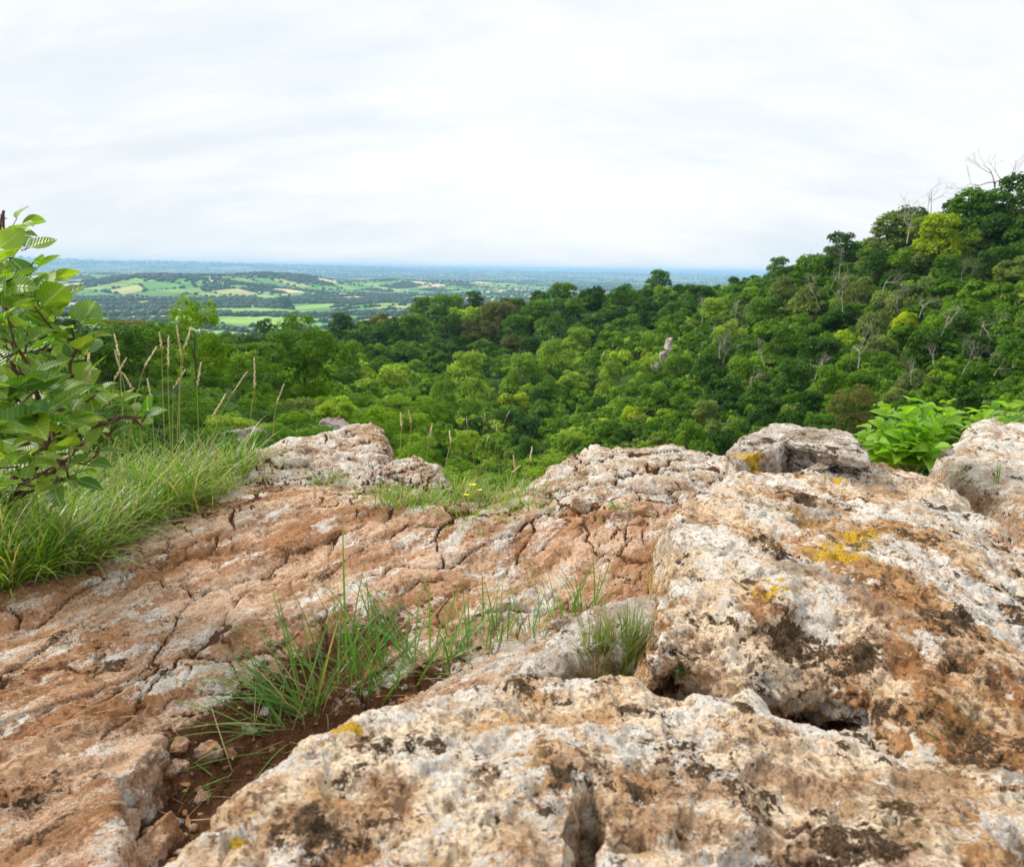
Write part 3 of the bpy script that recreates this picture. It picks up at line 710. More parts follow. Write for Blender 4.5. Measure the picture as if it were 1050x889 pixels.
GR = math.radians(33.8)                   # bedding strikes away and to the right
SX, SY = math.sin(GR), math.cos(GR)
ledge_m = rock_mat('bedrock', tan=(0.45, 0.225, 0.11), cream=(0.74, 0.51, 0.345), white=.54, dark=.30, rust=.75, olive=0.06, stretch=(PI/2-GR, 2.6), base=.52, scale=1.35)
front_m = rock_mat('pale_limestone', brown=(0.15, 0.072, 0.036), tan=(0.58, 0.35, 0.165), cream=(0.88, 0.71, 0.51), white=.76, dark=.66, rust=.72, olive=.30, base=.74)
boulder_m = rock_mat('stained_limestone', brown=(0.15, 0.07, 0.034), tan=(0.52, 0.285, 0.12), cream=(0.78, 0.60, 0.41), white=.66, dark=.80, rust=1.0, olive=.85, stretch=(math.radians(-66), 1.9), base=.54)
rear_m = rock_mat('weathered_limestone', tan=(0.50, 0.34, 0.21), cream=(0.74, 0.62, 0.48), white=.86, dark=.52, rust=.55, olive=.30, scale=1.4)
grey_m = rock_mat('grey_limestone', tan=(0.42, 0.34, 0.26), cream=(0.57, 0.51, 0.44), white=.6, dark=.70, rust=.35, olive=.4, scale=1.3)

# ------------------------------------------------------------------ ledge
def blob(X, Y, px, py, z, rx, ry=None, a=0.0):
    c = at_z(float(px), float(py), z); ry = ry or rx; dx, dy = X-c[0], Y-c[1]
    s_ = dx*math.sin(a)+dy*math.cos(a); t_ = dx*math.cos(a)-dy*math.sin(a); return np.exp(-(s_/rx)**2-(t_/ry)**2)
EDGE_PX = np.array([-300, 0, 100, 200, 300, 400, 500, 560, 650, 760, 900, 1050, 1300.])
EDGE_R = np.array([3.4, 3.2, 3.05, 3.0, 3.0, 2.95, 2.72, 2.85, 3.05, 3.0, 3.2, 3.4, 3.6])
EDGE_AZ = np.array([math.atan2(*(ray(p, 470.)[:2])) for p in EDGE_PX])
def ground_low(X, Y):
    X = np.asarray(X, float); Y = np.asarray(Y, float); sh = X.shape; X = X.ravel(); Y = Y.ravel()
    P = np.stack([X, Y, 0*X], -1); S = X*SX+Y*SY; Tt = X*SY-Y*SX
    z = -0.755+0.030*fbm(P, 1.3, 3, seed=31)
    # bedding steps: broad slabs that step down to the right
    q = Tt/0.21+0.5*fbm(P, 1.6, 2, seed=33)+0.12*S; st = np.floor(q)+sstep(0.62, 1.0, q-np.floor(q))
    z += 0.012*(q-st)-0.003
    z -= 0.04*blob(X, Y, 330, 748, -.8, .30, .06, GR+.2)+.03*blob(X, Y, 420, 702, -.8, .2, .06, GR+.3)+.025*blob(X, Y, 235, 830, -.8, .2, .08, GR)
    z -= 0.06*blob(X, Y, 235, 765, -.8, .42, .14, GR)+0.03*blob(X, Y, 330, 690, -.78, .3, .14, GR)+.05*blob(X, Y, 560, 600, -.77, .3, .2)
    z += 0.035*blob(X, Y, 60, 560, -.72, .7, .3, GR)+0.06*blob(X, Y, 300, 520, -.72, .35, .4)+.05*blob(X, Y, 640, 520, -.72, .5, .25)
    z += .03*blob(X, Y, 440, 520, -.72, .25, .25)
    r = np.hypot(X, Y); e = np.interp(np.arctan2(X, Y), EDGE_AZ, EDGE_R)+0.10*fbm(P, 3.0, 2, seed=37)
    sl = np.interp(np.arctan2(X, Y), EDGE_AZ, [1.0, 1.0, 1.0, 1.2, 1.6, 2.6, 3, 3, 3, 3, 3, 3, 3])
    z = z-np.where(r > e, (r-e)*sl, 0)-.03*sstep(e-.25, e, r)
    return z.reshape(sh)
def polar(hfun, a0, a1, na, r0, r1, nr, over=3):
    az = np.linspace(a0, a1, na); rc = np.exp(np.linspace(math.log(r0), math.log(r1), nr*over))
    A, R = np.meshgrid(az, rc, indexing='ij'); H = hfun(R*np.sin(A), R*np.cos(A))
    ds = np.hypot(np.diff(R, axis=1), np.diff(H, axis=1)*1.0)/R[:, 1:]
    s = np.concatenate([np.zeros((na, 1)), np.cumsum(ds, 1)], 1)
    R2 = np.stack([np.interp(np.linspace(0, s[i, -1], nr), s[i], R[i]) for i in range(na)])
    kk = np.exp(-0.5*(np.arange(-14, 15)/5.0)**2); kk /= kk.sum(); Rp = np.pad(R2, ((14, 14), (0, 0)), mode='edge'); R2 = sum(kk[q]*Rp[q:q+na] for q in range(29))
    A2 = np.repeat(az[:, None], nr, 1); X, Y = R2*np.sin(A2), R2*np.cos(A2)
    return np.stack([X, Y, hfun(X, Y)], -1)
def normals(G):
    du = np.gradient(G, axis=0); dv = np.gradient(G, axis=1); n = np.cross(du, dv); n /= np.linalg.norm(n, axis=2)[..., None]+1e-12
    return np.where(n[..., 2:3] < 0, -n, n)
def ledge_detail(P):
    X, Y = P[:, 0], P[:, 1]; S = X*SX+Y*SY; Tt = X*SY-Y*SX; P0 = P*[1, 1, .5]
    Q = np.stack([S*.38, Tt, P[:, 2]*.6], -1)
    w1 = fbm(P0, 5.5, 3, seed=41); w2 = fbm(P0, 5.5, 3, seed=43); far = sstep(1.9, 2.6, np.hypot(X, Y))
    f1, b, idc = voronoi2(S/.30+.45*w1+.5*X, Tt/.155+.45*w2, 3)
    _, b2, id2 = voronoi2(S/.085+.6*w1+3, Tt/.068+.6*w2, 9)
    act = sstep(-.55, -.1, fbm(P0, 2.1, 2, seed=45)+.25*far)
    wd_ = 1+.55*np.clip(np.hypot(X, Y)-1.2, 0, 3); cr = (1-sstep(.006*wd_, .030*wd_, b))*act; cr2 = (1-sstep(.008*wd_, .050*wd_, b2))/wd_**.5*sstep(-.15, .25, fbm(P0, 3.1, 2, seed=47)+.25*far)
    tl = ((np.sin(idc*91.7)*(S-np.floor(S/.3)*.3-.15)+np.cos(idc*57.3)*(Tt-np.floor(Tt/.15)*.15-.07)*1.4))*.10
    d = -.026*cr-.013*cr2+.008*(idc-.5)*act+.004*(id2-.5)+tl*act*0
    d += .009*facet(Q, 7.0, 51)+.0055*facet(Q, 17.0, 52)+.0030*facet(P0, 42, 53)+.003*ridged(Q, 16.0, 3, .5, 53)+.0020*ridged(P, 40, 2, .6, 55)+.0018*ridged(P, 95, 3, .65, 57)
    d -= .006*sstep(.70, .80, vnoise(P, 38, 59))+.004*sstep(.68, .78, vnoise(P, 85, 61))
    so = 1.25*cr+1.0*cr2+.75*blob(X, Y, 330, 748, -.8, .30, .065, GR+.2)+.75*blob(X, Y, 420, 702, -.8, .2, .05, GR+.3)+.55*blob(X, Y, 235, 830, -.8, .2, .07, GR)+.85*blob(X, Y, 235, 765, -.82, .30, .09, GR)+.62*blob(X, Y, 290, 712, -.80, .34, .06, GR)+.5*blob(X, Y, 200, 700, -.80, .3, .03, GR)+.50*np.maximum(fbm(np.stack([S*.22, Tt, P[:, 2]*.6], -1), 9.0, 4, .6, 67), -.3)+.8*blob(X, Y, 60, 690, -.76, .16, .06, GR)+.5*blob(X, Y, 380, 660, -.79, .3, .10, GR)+.5*blob(X, Y, 640, 555, -.75, .3, .12)+.55*blob(X, Y, 470, 520, -.72, .3, .14)+.7*blob(X, Y, 150, 860, -.8, .14, .10)
    so += .20*sstep(-.1, .5, -fbm(Q, 6.0, 3, .55, 63))+.15*sstep(0, .012, -.016*fbm(Q, 7.0, 3, .55, 51))+.9*blob(X, Y, 70, 530, -.72, .9, .35, GR)+.9*blob(X, Y, 700, 690, -.7, .16, .12)
    soilm = sstep(.5, .95, so); d = d*(1-.55*soilm)-.006*soilm+soilm*(.010*np.maximum(ridged(P, 26, 3, .65, 65), -.2)+.004*fbm(P, 80, 3, .7, 66))
    return d, np.clip(so*.62, 0, 1)
def ledge_mesh():
    A2, R2 = np.meshgrid(np.linspace(math.radians(-50), math.radians(50), 880), 1/np.linspace(1/.5, 1/4.4, 900), indexing='ij'); X, Y = R2*np.sin(A2), R2*np.cos(A2); G = np.stack([X, Y, ground_low(X, Y)], -1)
    N = normals(G).reshape(-1, 3); P = G.reshape(-1, 3).copy(); d, so = ledge_detail(P)
    P += N*d[:, None]
    return P, so, (880, 900)
P, so, (na, nr) = ledge_mesh(); GP = P.reshape(na, nr, 3)
props(link('rock_ledge', mesh_data('rock_ledge', P, gridF(na, nr), ledge_m, attrs={'soil': so, 'yellow': np.zeros(len(so))})), kind='structure')
def ground(X, Y):
    X = np.atleast_1d(np.asarray(X, float)); Y = np.atleast_1d(np.asarray(Y, float)); z = ground_low(X, Y)
    d, _ = ledge_detail(np.stack([X.ravel(), Y.ravel(), z.ravel()], -1)); return z+d.reshape(z.shape)
print('ledge', time.time()-T0)

# ------------------------------------------------------------------ rocks
def rbf(ctrl):
    C = np.array(ctrl); n = len(C); D = np.linalg.norm(C[:, None, :2]-C[None, :, :2], axis=2)
    A = np.zeros((n+3, n+3)); A[:n, :n] = D+np.eye(n)*-1e-3; A[:n, n] = 1; A[:n, n+1:] = C[:, :2]; A[n, :n] = 1; A[n+1:, :n] = C[:, :2].T
    w = np.linalg.solve(A, np.concatenate([C[:, 2], [0, 0, 0]]))
    def f(X, Y):
        r = w[n]+w[n+1]*X+w[n+2]*Y
        for i in range(n): r = r+w[i]*np.hypot(X-C[i, 0], Y-C[i, 1])
        return r
    return f
def sdf_poly(X, Y, Q):
    d = np.full(X.shape, 1e9); ins = np.zeros(X.shape, bool); n = len(Q)
    for i in range(n):
        a, b = Q[i], Q[(i+1) % n]; ex, ey = b-a; wx, wy = X-a[0], Y-a[1]
        t = np.clip((wx*ex+wy*ey)/(ex*ex+ey*ey+1e-12), 0, 1); d = np.minimum(d, (wx-ex*t)**2+(wy-ey*t)**2)
        c = ((a[1] <= Y) != (b[1] <= Y)); xi = a[0]+(Y-a[1])*ex/(ey if abs(ey) > 1e-9 else 1e-9); ins ^= c & (X < xi)
    d = np.sqrt(d); return np.where(ins, d, -d)
ROCKS = {}
def rock(name, label, outline, inner, mat, rnd=.05, slope=3.0, depth=.3, under=0.0, warp=.025, bump=.02, rough=1.0, frac=0.0, seed=1, dens=1.0, yellow=(), pits=1.0, big=1.0, cavities=(), sink=.05, kink=0.0, under_dir=(0, -1), resting=False, pale=(), dark=()):
    pts = np.array([at_z(float(a), float(b), c) for a, b, c in outline]); inn = np.array([at_z(float(a), float(b), c) for a, b, c in inner]).reshape(-1, 3)
    top = rbf(np.concatenate([pts, inn])); Q = pts[:, :2]
    def core(X, Y):
        P = np.stack([X.ravel(), Y.ravel(), 0*X.ravel()], -1)
        wx = warp*fbm(P, 5, 4, .55, seed+100).reshape(X.shape); wy = warp*fbm(P, 5, 4, .55, seed+200).reshape(X.shape)
        d = sdf_poly(X+wx, Y+wy, Q); return d, P
    def h(X, Y):
        d, P = core(X, Y); u = np.clip((rnd-d)/rnd, 0, 1)
        drop = rnd*.8*(1-np.sqrt(np.maximum(0, 1-u*u*.92)))+np.maximum(-d, 0)*slope
        z = top(X, Y)+bump*fbm(P, 3.2, 3, .5, seed+300).reshape(X.shape)-np.minimum(drop, depth+.3)
        for cx, cy, cz, rx, ry, a, dp in cavities: z = z-dp*sstep(.15, .75, blob(X, Y, cx, cy, cz, rx, ry, a))
        return z
    az = np.arctan2(pts[:, 0], pts[:, 1]); r = np.hypot(pts[:, 0], pts[:, 1]); m_ = depth/slope+.03
    a0, a1 = az.min()-m_/r.min(), az.max()+m_/r.min(); a0, a1 = max(a0, math.radians(-52)), min(a1, math.radians(52))
    r0, r1 = max(.22, r.min()-m_), r.max()+m_
    na = int((a1-a0)*F0/1.7*dens); nr = int(np.clip(math.log(r1/r0)*330*dens+90*dens, 60, 620))
    G = polar(h, a0, a1, na, r0, r1, nr)
    d, _ = core(G[..., 0], G[..., 1]); 
    if under:                       # undercut the steep sides: lower vertices move back under the lip
        tz = top(G[..., 0], G[..., 1])-G[..., 2]; amt = under*sstep(.02, .16, np.clip(tz, 0, .3))*(d < .0)
        e_ = .004; gx = (core(G[..., 0]+e_, G[..., 1])[0]-d)/e_; gy = (core(G[..., 0], G[..., 1]+e_)[0]-d)/e_; gl_ = np.hypot(gx, gy)+1e-6; gx, gy = gx/gl_, gy/gl_
        ex = np.array(under_dir); wt = sstep(.1, .7, -(gx*ex[0]+gy*ex[1])); amt = amt*wt; G[..., 0] -= ex[0]*amt*.16; G[..., 1] -= ex[1]*amt*.16
    N = normals(G); P = G.reshape(-1, 3).copy(); n3 = N.reshape(-1, 3)
    if True:
        dsp = big*(.008*fbm(P, 5.0, 2, .5, seed+1)+.010*facet(P, 6.0, seed+2)+.0055*facet(P, 14.0, seed+3))+rough*(.0030*facet(P, 33, seed+4)+.0016*facet(P, 75, seed+5)+.0022*ridged(P, 22, 3, .55, seed+2)+.0016*ridged(P, 80, 3, .65, seed+4))
        dsp -= pits*(.009*sstep(.72, .82, vnoise(P, 21, seed+5))+.006*sstep(.72, .80, vnoise(P, 48, seed+6))+.003*sstep(.70, .78, vnoise(P, 105, seed+16)))
        so = np.zeros(len(P))
        if frac:
            w1, w2 = fbm(P, 6, 3, seed=seed+7), fbm(P, 6, 3, seed=seed+8)
            _, b, idc = voronoi2(P[:, 0]/frac+.7*w1, (P[:, 1]*.9+P[:, 2]*1.5)/(frac*.62)+.5*w2, seed+9)
            _, b2, id2 = voronoi2(P[:, 0]/frac*2.7+.7*w1, (P[:, 1]*.9+P[:, 2]*1.5)/(frac*.62)*2.7+.7*w2, seed+10)
            c1 = 1-sstep(.01, .07, b); c2 = (1-sstep(.01, .09, b2))*sstep(-.1, .3, w1+w2)
            dsp += -.013*c1-.006*c2+.014*(idc-.5)+.006*(id2-.5); so += 1.0*c1+.7*c2
        if kink: dsp += kink*(np.abs(fbm(P, 4.0, 3, .5, seed+11))-.25)
    P += n3*dsp[:, None]
    X, Y = P[:, 0], P[:, 1]; zg = surf(X, Y) if resting else ground_low(X, Y)
    so += .55*sstep(.05, -.02, P[:, 2]-zg)+.22*sstep(.35, .8, fbm(P, 5, 4, .6, seed+12)+.3)
    ye = np.zeros(len(P))
    pl, dkk = np.zeros(len(P)), np.zeros(len(P))
    for px, py, rr_ in pale: pl += blob(X, Y, px, py, -.52, rr_)
    for px, py, rr_ in dark: dkk += blob(X, Y, px, py, -.52, rr_)
    for px, py, z, rr_, a in yellow: ye += a*blob(X, Y, px, py, z, rr_)
    keep = (P[:, 2] > zg-sink).reshape(na, nr); F = gridF(na, nr); kf = keep.ravel()[F].any(1); F = F[kf]
    used = np.unique(F); mp_ = np.full(len(P), -1); mp_[used] = np.arange(len(used)); F = mp_[F]
    ce = np.array([P[used, 0].mean(), P[used, 1].mean(), P[used, 2].min()])
    o = link(name, mesh_data(name, P[used]-ce, F, mat, attrs={'soil': np.clip(so[used], 0, 1), 'yellow': np.clip(ye[used], 0, 1), 'pale': np.clip(pl[used], 0, 1), 'dark': np.clip(dkk[used], 0, 1)}), None, ce)
    props(o, label, 'rock'); ROCKS[label] = o; HF.append((h, a0, a1, r0, r1)); return o
HF = []
def surf(X, Y):
    """highest rock or ground surface under points (without fine detail)"""
    X = np.atleast_1d(np.asarray(X, float)); Y = np.atleast_1d(np.asarray(Y, float)); z = ground_low(X, Y); az = np.arctan2(X, Y); r = np.hypot(X, Y)
    for h, a0, a1, r0, r1 in HF:
        m = (az > a0) & (az < a1) & (r > r0) & (r < r1)
        if m.any(): z[m] = np.maximum(z[m], h(X[m], Y[m]))
    return z
rock('limestone_slab', 'big pale cream limestone slab filling the front of the ledge',
     [(60, 960, -.50), (132, 893, -.505), (205, 834, -.51), (276, 779, -.515), (326, 744, -.52), (386, 711, -.53), (462, 697, -.54), (530, 689, -.55), (600, 688, -.55), (655, 688, -.552), (690, 707, -.556), (745, 707, -.562), (775, 697, -.562), (800, 722, -.567), (850, 744, -.57), (905, 738, -.570), (940, 730, -.570), (1060, 760, -.565), (1100, 830, -.55), (1300, 1000, -.5), (700, 1150, -.47), (300, 1150, -.48)],
     [(560, 800, -.505), (430, 800, -.51), (800, 850, -.515), (700, 760, -.53)], front_m, rnd=.035, slope=4, depth=.34, warp=.016, bump=.012, seed=501, pits=1.3, rough=1.5, kink=.02,
     pale=((285, 782, .030), (520, 760, .05), (620, 735, .045), (440, 775, .03), (700, 790, .06), (560, 840, .03), (770, 870, .04), (415, 735, .025)), dark=((345, 800, .022), (375, 757, .022), (320, 850, .035), (300, 880, .03), (655, 811, .011), (495, 688, .03), (930, 815, .022), (690, 850, .01), (640, 705, .014), (850, 868, .05), (590, 860, .02), (540, 700, .016)),
     yellow=((352, 738, -.515, .017, 1.0), (366, 742, -.515, .010, .9), (243, 846, -.50, .013, 1.0), (330, 745, -.52, .02, .35)), cavities=((600, 848, -.5, .085, .013, .15, .10), (830, 880, -.5, .035, .06, .3, .030)))
rock('boulder', 'large rust stained boulder with white and dark lichen on the right',
     [(690, 513, -.535), (683, 560, -.545), (674, 615, -.55), (664, 668, -.556), (700, 652, -.545), (768, 692, -.552), (800, 690, -.556), (850, 690, -.558), (895, 708, -.562), (915, 752, -.562), (1000, 800, -.560), (1120, 880, -.555), (1300, 860, -.60), (1180, 620, -.60), (1050, 552, -.575), (985, 505, -.555), (935, 480, -.535), (890, 468, -.53), (800, 482, -.525), (740, 490, -.527)],
     [(820, 560, -.495), (900, 620, -.495), (780, 640, -.515), (960, 560, -.515)], boulder_m, rnd=.05, slope=5, depth=.30, under=.75, warp=.02, bump=.018, seed=601, pits=1.5, rough=1.5, kink=.03,
     pale=((720, 545, .05), (850, 645, .05), (930, 590, .05), (1010, 600, .04), (702, 595, .03), (770, 515, .07), (690, 540, .05), (900, 690, .04), (985, 520, .06)), dark=((716, 585, .026), (810, 640, .026), (770, 602, .026), (835, 680, .035), (980, 640, .05), (1042, 625, .05), (905, 745, .03), (945, 765, .045), (700, 555, .015), (890, 660, .03)),
     yellow=((860, 565, -.5, .10, .75), (880, 540, -.5, .08, .6), (740, 480, -.52, .12, .6), (860, 487, -.52, .06, .75), (960, 492, -.54, .10, .55), (800, 600, -.5, .06, .65), (780, 505, -.52, .08, .5)), cavities=((815, 630, -.5, .05, .05, 0, .018), (775, 608, -.5, .04, .03, 0, .012)))
rock('rock_outcrop', 'pale knobbly outcrop at the back edge left of the grassy gap',
     [(205, 494, -.70), (235, 475, -.67), (262, 455, -.645), (300, 444, -.635), (345, 433, -.632), (378, 430, -.632), (398, 438, -.636), (402, 462, -.66), (395, 500, -.72), (330, 516, -.735), (270, 522, -.735), (225, 515, -.735)],
     [(340, 465, -.655)], rear_m, rnd=.05, slope=4, depth=.35, warp=.03, bump=.035, frac=.17, seed=701, dens=1.25, rough=1.3)
rock('rock_outcrop', 'low rounded outcrop with grass at its foot beside the gap',
     [(370, 481, -.655), (395, 468, -.642), (425, 466, -.642), (450, 478, -.655), (463, 491, -.675), (458, 507, -.72), (420, 510, -.73), (375, 503, -.72)], [], rear_m, rnd=.05, slope=4, depth=.3, warp=.02, bump=.02, frac=.13, seed=801, dens=1.4, rough=1.3)
rock('rock_outcrop', 'wide crumbling outcrop at the back edge between the gap and the boulder',
     [(528, 500, -.70), (560, 478, -.672), (590, 463, -.66), (608, 456, -.655), (640, 459, -.656), (690, 457, -.655), (730, 461, -.655), (775, 470, -.66), (790, 500, -.69), (730, 540, -.735), (690, 552, -.745), (600, 548, -.745), (550, 532, -.745)],
     [(620, 490, -.675), (700, 490, -.675)], rear_m, rnd=.06, slope=4, depth=.35, warp=.03, bump=.03, frac=.19, seed=901, dens=1.25, rough=1.4)
def perched_block():
    """flat topped broken block: a plate with straight edges over a recessed, undercut front"""
    O = [(746, 462, -.480, 0), (766, 446, -.464, 0), (790, 437, -.453, 0), (838, 438, -.452, 0), (868, 443, -.457, .01), (890, 462, -.474, .05), (887, 474, -.482, .075), (850, 463, -.470, .085), (806, 452, -.461, .075), (794, 462, -.470, .0), (776, 466, -.478, -.012), (758, 474, -.488, -.012)]
    P = np.array([at_z(float(a), float(b), c) for a, b, c, _ in O]); ins = np.array([q[3]*(1.9 if q[3] > 0 else 1) for q in O]); n = len(O)
    seg = 46; t = np.arange(n*seg)/seg; i0 = t.astype(int) % n; f = (t-t.astype(int))[:, None]; ring = P[i0]*(1-f)+P[(i0+1) % n]*f; inset = ins[i0]*(1-f[:, 0])+ins[(i0+1) % n]*f[:, 0]
    ce = P.mean(0)+np.array([0, .03, .006]); rows = []
    inward = ce-ring; inward[:, 2] = 0; ln = np.linalg.norm(inward, axis=1)[:, None]; inward /= ln
    for u in np.linspace(.02, 1, 40): rows.append(ce*(1-u)+ring*u+np.array([0, 0, .006])*math.sin(u*PI)**2)
    for u in np.linspace(.1, 1, 9): rows.append(ring+np.array([0, 0, -1])*.020*u-inward*.004*math.sin(u*PI))
    low = rows[-1]
    for u in np.linspace(.08, 1, 14): rows.append(low+inward*(inset[:, None]*u)+np.array([0, 0, -.012])*u)
    low = rows[-1]
    for u in np.linspace(.06, 1, 22): rows.append(low+np.array([0, 0, -.085])*u-inward*(.018*u*u))
    G = np.stack(rows, 1); na, nr = G.shape[:2]
    Gp = np.concatenate([G[-1:], G, G[:1]]); N = np.cross(np.gradient(Gp, axis=0), np.gradient(Gp, axis=1))[1:-1]; N /= np.linalg.norm(N, axis=2)[..., None]+1e-12
    if N[:, 20, 2].mean() < 0: N = -N
    P3 = G.reshape(-1, 3); d = .006*facet(P3, 11, 5)+.0045*facet(P3, 27, 6)+.0022*facet(P3, 60, 7)+.003*ridged(P3, 20, 3, .6, 8)+.0016*ridged(P3, 80, 3, .65, 9)-.006*sstep(.70, .8, vnoise(P3, 40, 10))
    P3 = P3+N.reshape(-1, 3)*d[:, None]
    i = np.arange(na)[:, None]; j = np.arange(nr-1)[None]; F = np.stack([i*nr+j, ((i+1) % na)*nr+j, ((i+1) % na)*nr+j+1, i*nr+j+1], -1).reshape(-1, 4)
    X, Y = P3[:, 0], P3[:, 1]; ye = .62*blob(X, Y, 762, 466, -.48, .06)+.5*blob(X, Y, 785, 468, -.475, .045)+.5*blob(X, Y, 850, 470, -.5, .04)+.4*blob(X, Y, 815, 447, -.455, .03)
    c0 = P3.mean(0)*[1, 1, 0]+np.array([0, 0, P3[:, 2].min()])
    o = link('rock_block', mesh_data('rock_block', P3-c0, F, grey_m, attrs={'soil': np.clip(.42*(np.arange(nr)[None, :] > 52)*(inset[:, None] > .03)+0*G[..., 0], 0, 1).ravel(), 'yellow': np.clip(ye, 0, 1)}), None, tuple(c0)); props(o, 'angular block with yellow lichen and a dark undercut front perched on the boulder', 'rock')  # patchy soil on the undercut wall, doubling as shade painted into the recess
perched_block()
rock('boulder', 'pale granular boulder cut by the right edge behind the leafy bush',
     [(963, 462, -.60), (1000, 428, -.565), (1020, 420, -.56), (1060, 419, -.56), (1180, 430, -.58), (1250, 560, -.66), (1120, 560, -.65), (1045, 520, -.635), (990, 492, -.63)],
     [(1050, 450, -.575)], rear_m, rnd=.06, slope=3, depth=.4, warp=.025, bump=.02, seed=1101, rough=1.4)
rock('rock_wedge', 'grey wedge of rock behind the short dense grass tuft',
     [(508, 694, -.66), (560, 652, -.63), (610, 622, -.615), (650, 602, -.605), (700, 596, -.60), (700, 640, -.60), (668, 664, -.63), (630, 676, -.645), (590, 690, -.655), (560, 705, -.66)],
     [], grey_m, rnd=.03, slope=5, depth=.25, warp=.016, bump=.02, seed=1201, kink=.02)
rock('rock_block', 'brown layered block with a shadowed right face at the lower left',
     [(-60, 775, -.70), (20, 757, -.70), (95, 748, -.705), (166, 741, -.71), (172, 752, -.715), (128, 792, -.705), (120, 840, -.695), (112, 900, -.69), (40, 990, -.68), (-80, 990, -.68)],
     [(60, 800, -.69)], ledge_m, rnd=.018, slope=7, depth=.2, under=.2, warp=.012, bump=.02, seed=1301, kink=.02, under_dir=(.8, -.3))
rock('rock_block', 'low broken block in front of the brown layered block',
     [(20, 905, -.74), (60, 880, -.735), (112, 862, -.74), (150, 835, -.74), (180, 818, -.745), (188, 828, -.75), (165, 862, -.75), (130, 900, -.745), (90, 960, -.74), (20, 980, -.74)],
     [], ledge_m, rnd=.02, slope=5, depth=.15, warp=.014, bump=.015, seed=1401)
def stone(px, py, wpx, hpx, label, mat, seed, rz=0.0, name='stone', soil=0.0):
    d = ray(float(px), float(py)); h = math.hypot(d[0], d[1]); r = np.linspace(.3, 5, 900); P = d[None]*(r/h)[:, None]
    i = int(np.argmax(P[:, 2] < surf(P[:, 0], P[:, 1]))); p = P[i]; dist = float(np.linalg.norm(p)); w_, hh = wpx/F0*dist/2, hpx/F0*dist/2
    V, F = IV, IF
    for q in range(2):
        mid = {}; VL = list(V); F2 = []
        def m(a, b):
            key = (min(a, b), max(a, b))
            if key not in mid: t = VL[a]+VL[b]; VL.append(t/np.linalg.norm(t)); mid[key] = len(VL)-1
            return mid[key]
        for a, b, c in F: x, y, z = m(a, b), m(b, c), m(c, a); F2 += [(a, x, z), (b, y, x), (c, z, y), (x, y, z)]
        V, F = np.array(VL), np.array(F2)
    U = V.copy(); r_ = np.random.RandomState(seed)
    for q in range(9):              # flattened facets make it angular
        n = r_.randn(3); n /= np.linalg.norm(n); t = r_.uniform(.45, .8); dd = U@n-t; U -= np.maximum(dd, 0)[:, None]*n*.9
    U *= (1+.30*fbm(V+seed, 1.6, 5, .65, seed))[:, None]; U = U*np.array([w_*1.1, w_*.9, hh*1.15]); c_, s_ = math.cos(rz), math.sin(rz)
    U = np.column_stack([U[:, 0]*c_-U[:, 1]*s_, U[:, 0]*s_+U[:, 1]*c_, U[:, 2]])
    zz = surf(p[:1], p[1:2])[0]
    o = link(name, mesh_data(name, U, F, mat, attrs={'soil': np.full(len(U), soil), 'yellow': np.zeros(len(U))}), None, (p[0], p[1]+w_*.4, zz+hh*.2)); props(o, label, 'stone'); return o
stone(597, 524, 26, 28, 'loose angular stone lodged at the foot of the wide outcrop', rear_m, 1, .4)
stone(634, 536, 30, 17, 'flat brown stone right of the lodged angular stone', ledge_m, 2, .2)
stone(652, 541, 22, 15, 'small round stone below the green sprig on the wide outcrop', ledge_m, 3)
stone(473, 499, 18, 24, 'small whitish stone in the grass beside the low outcrop', grey_m, 4, .5)
stone(213, 781, 30, 20, 'small reddish stone on the dark soil left of the slab', ledge_m, 5, .2, soil=.42)
stone(300, 476, 26, 16, 'small pale stone lying on the knobbly outcrop', rear_m, 6, .2)
stone(660, 575, 30, 20, 'rounded brown stone beside the left face of the big boulder', ledge_m, 9, .3)
for a_ in ((182, 770, 20, 13, 'brown stone against the shadowed face of the layered block', 21, .3), (255, 752, 15, 10, 'small brown stone just left of the low arching tuft', 22, .2), (176, 806, 26, 16, 'brown stone in the soil right of the broken block', 23, .45), (236, 776, 12, 8, 'tiny stone right of the reddish stone', 24, .1), (205, 822, 17, 11, 'pale brown stone at the slab foot', 25, .25), (272, 733, 18, 11, 'flat brown stone at the upper end of the soil', 26, .4)):
    stone(a_[0], a_[1], a_[2], a_[3], a_[4], ledge_m, a_[5], a_[5]*.7, soil=a_[6])
stone(580, 642, 26, 14, 'small grey stone lying left of the grey wedge', grey_m, 10, .3)
stone(842, 483, 30, 10, 'thin dark chip under the front of the perched block', grey_m, 11, .1)
stone(972, 466, 24, 12, 'dark chip of rock between the big boulder and the right edge boulder', grey_m, 12, .1)
# grit and crumbs of stone over the soil: one mass
gs_ = np.random.RandomState(9); n = 4200
pp = np.stack([gs_.uniform(-20, 700, n), gs_.uniform(500, 900, n)], 1); G3 = at_z(pp[:, 0], pp[:, 1], -.77); zz = ground(G3[:, 0], G3[:, 1]); zs = surf(G3[:, 0], G3[:, 1])
ok = (zs-ground_low(G3[:, 0], G3[:, 1]) < .005) & (np.hypot(G3[:, 0], G3[:, 1]) < 3); _, so_ = ledge_detail(np.column_stack([G3[:, 0], G3[:, 1], zz])); ok &= so_ > .25
Pp = np.column_stack([G3[ok, 0], G3[ok, 1], zz[ok]-.002]); V, F = clumps(Pp, .0016+.0075*gs_.rand(len(Pp))**5, 4, .7)
props(link('gravel', mesh_data('gravel', V, F, ledge_m, smooth=False, attrs={'soil': np.full(len(V), .50), 'yellow': np.zeros(len(V))})), 'brown crumbs of stone scattered over the soil', 'gravel', kind='stuff')
print('rocks', time.time()-T0)
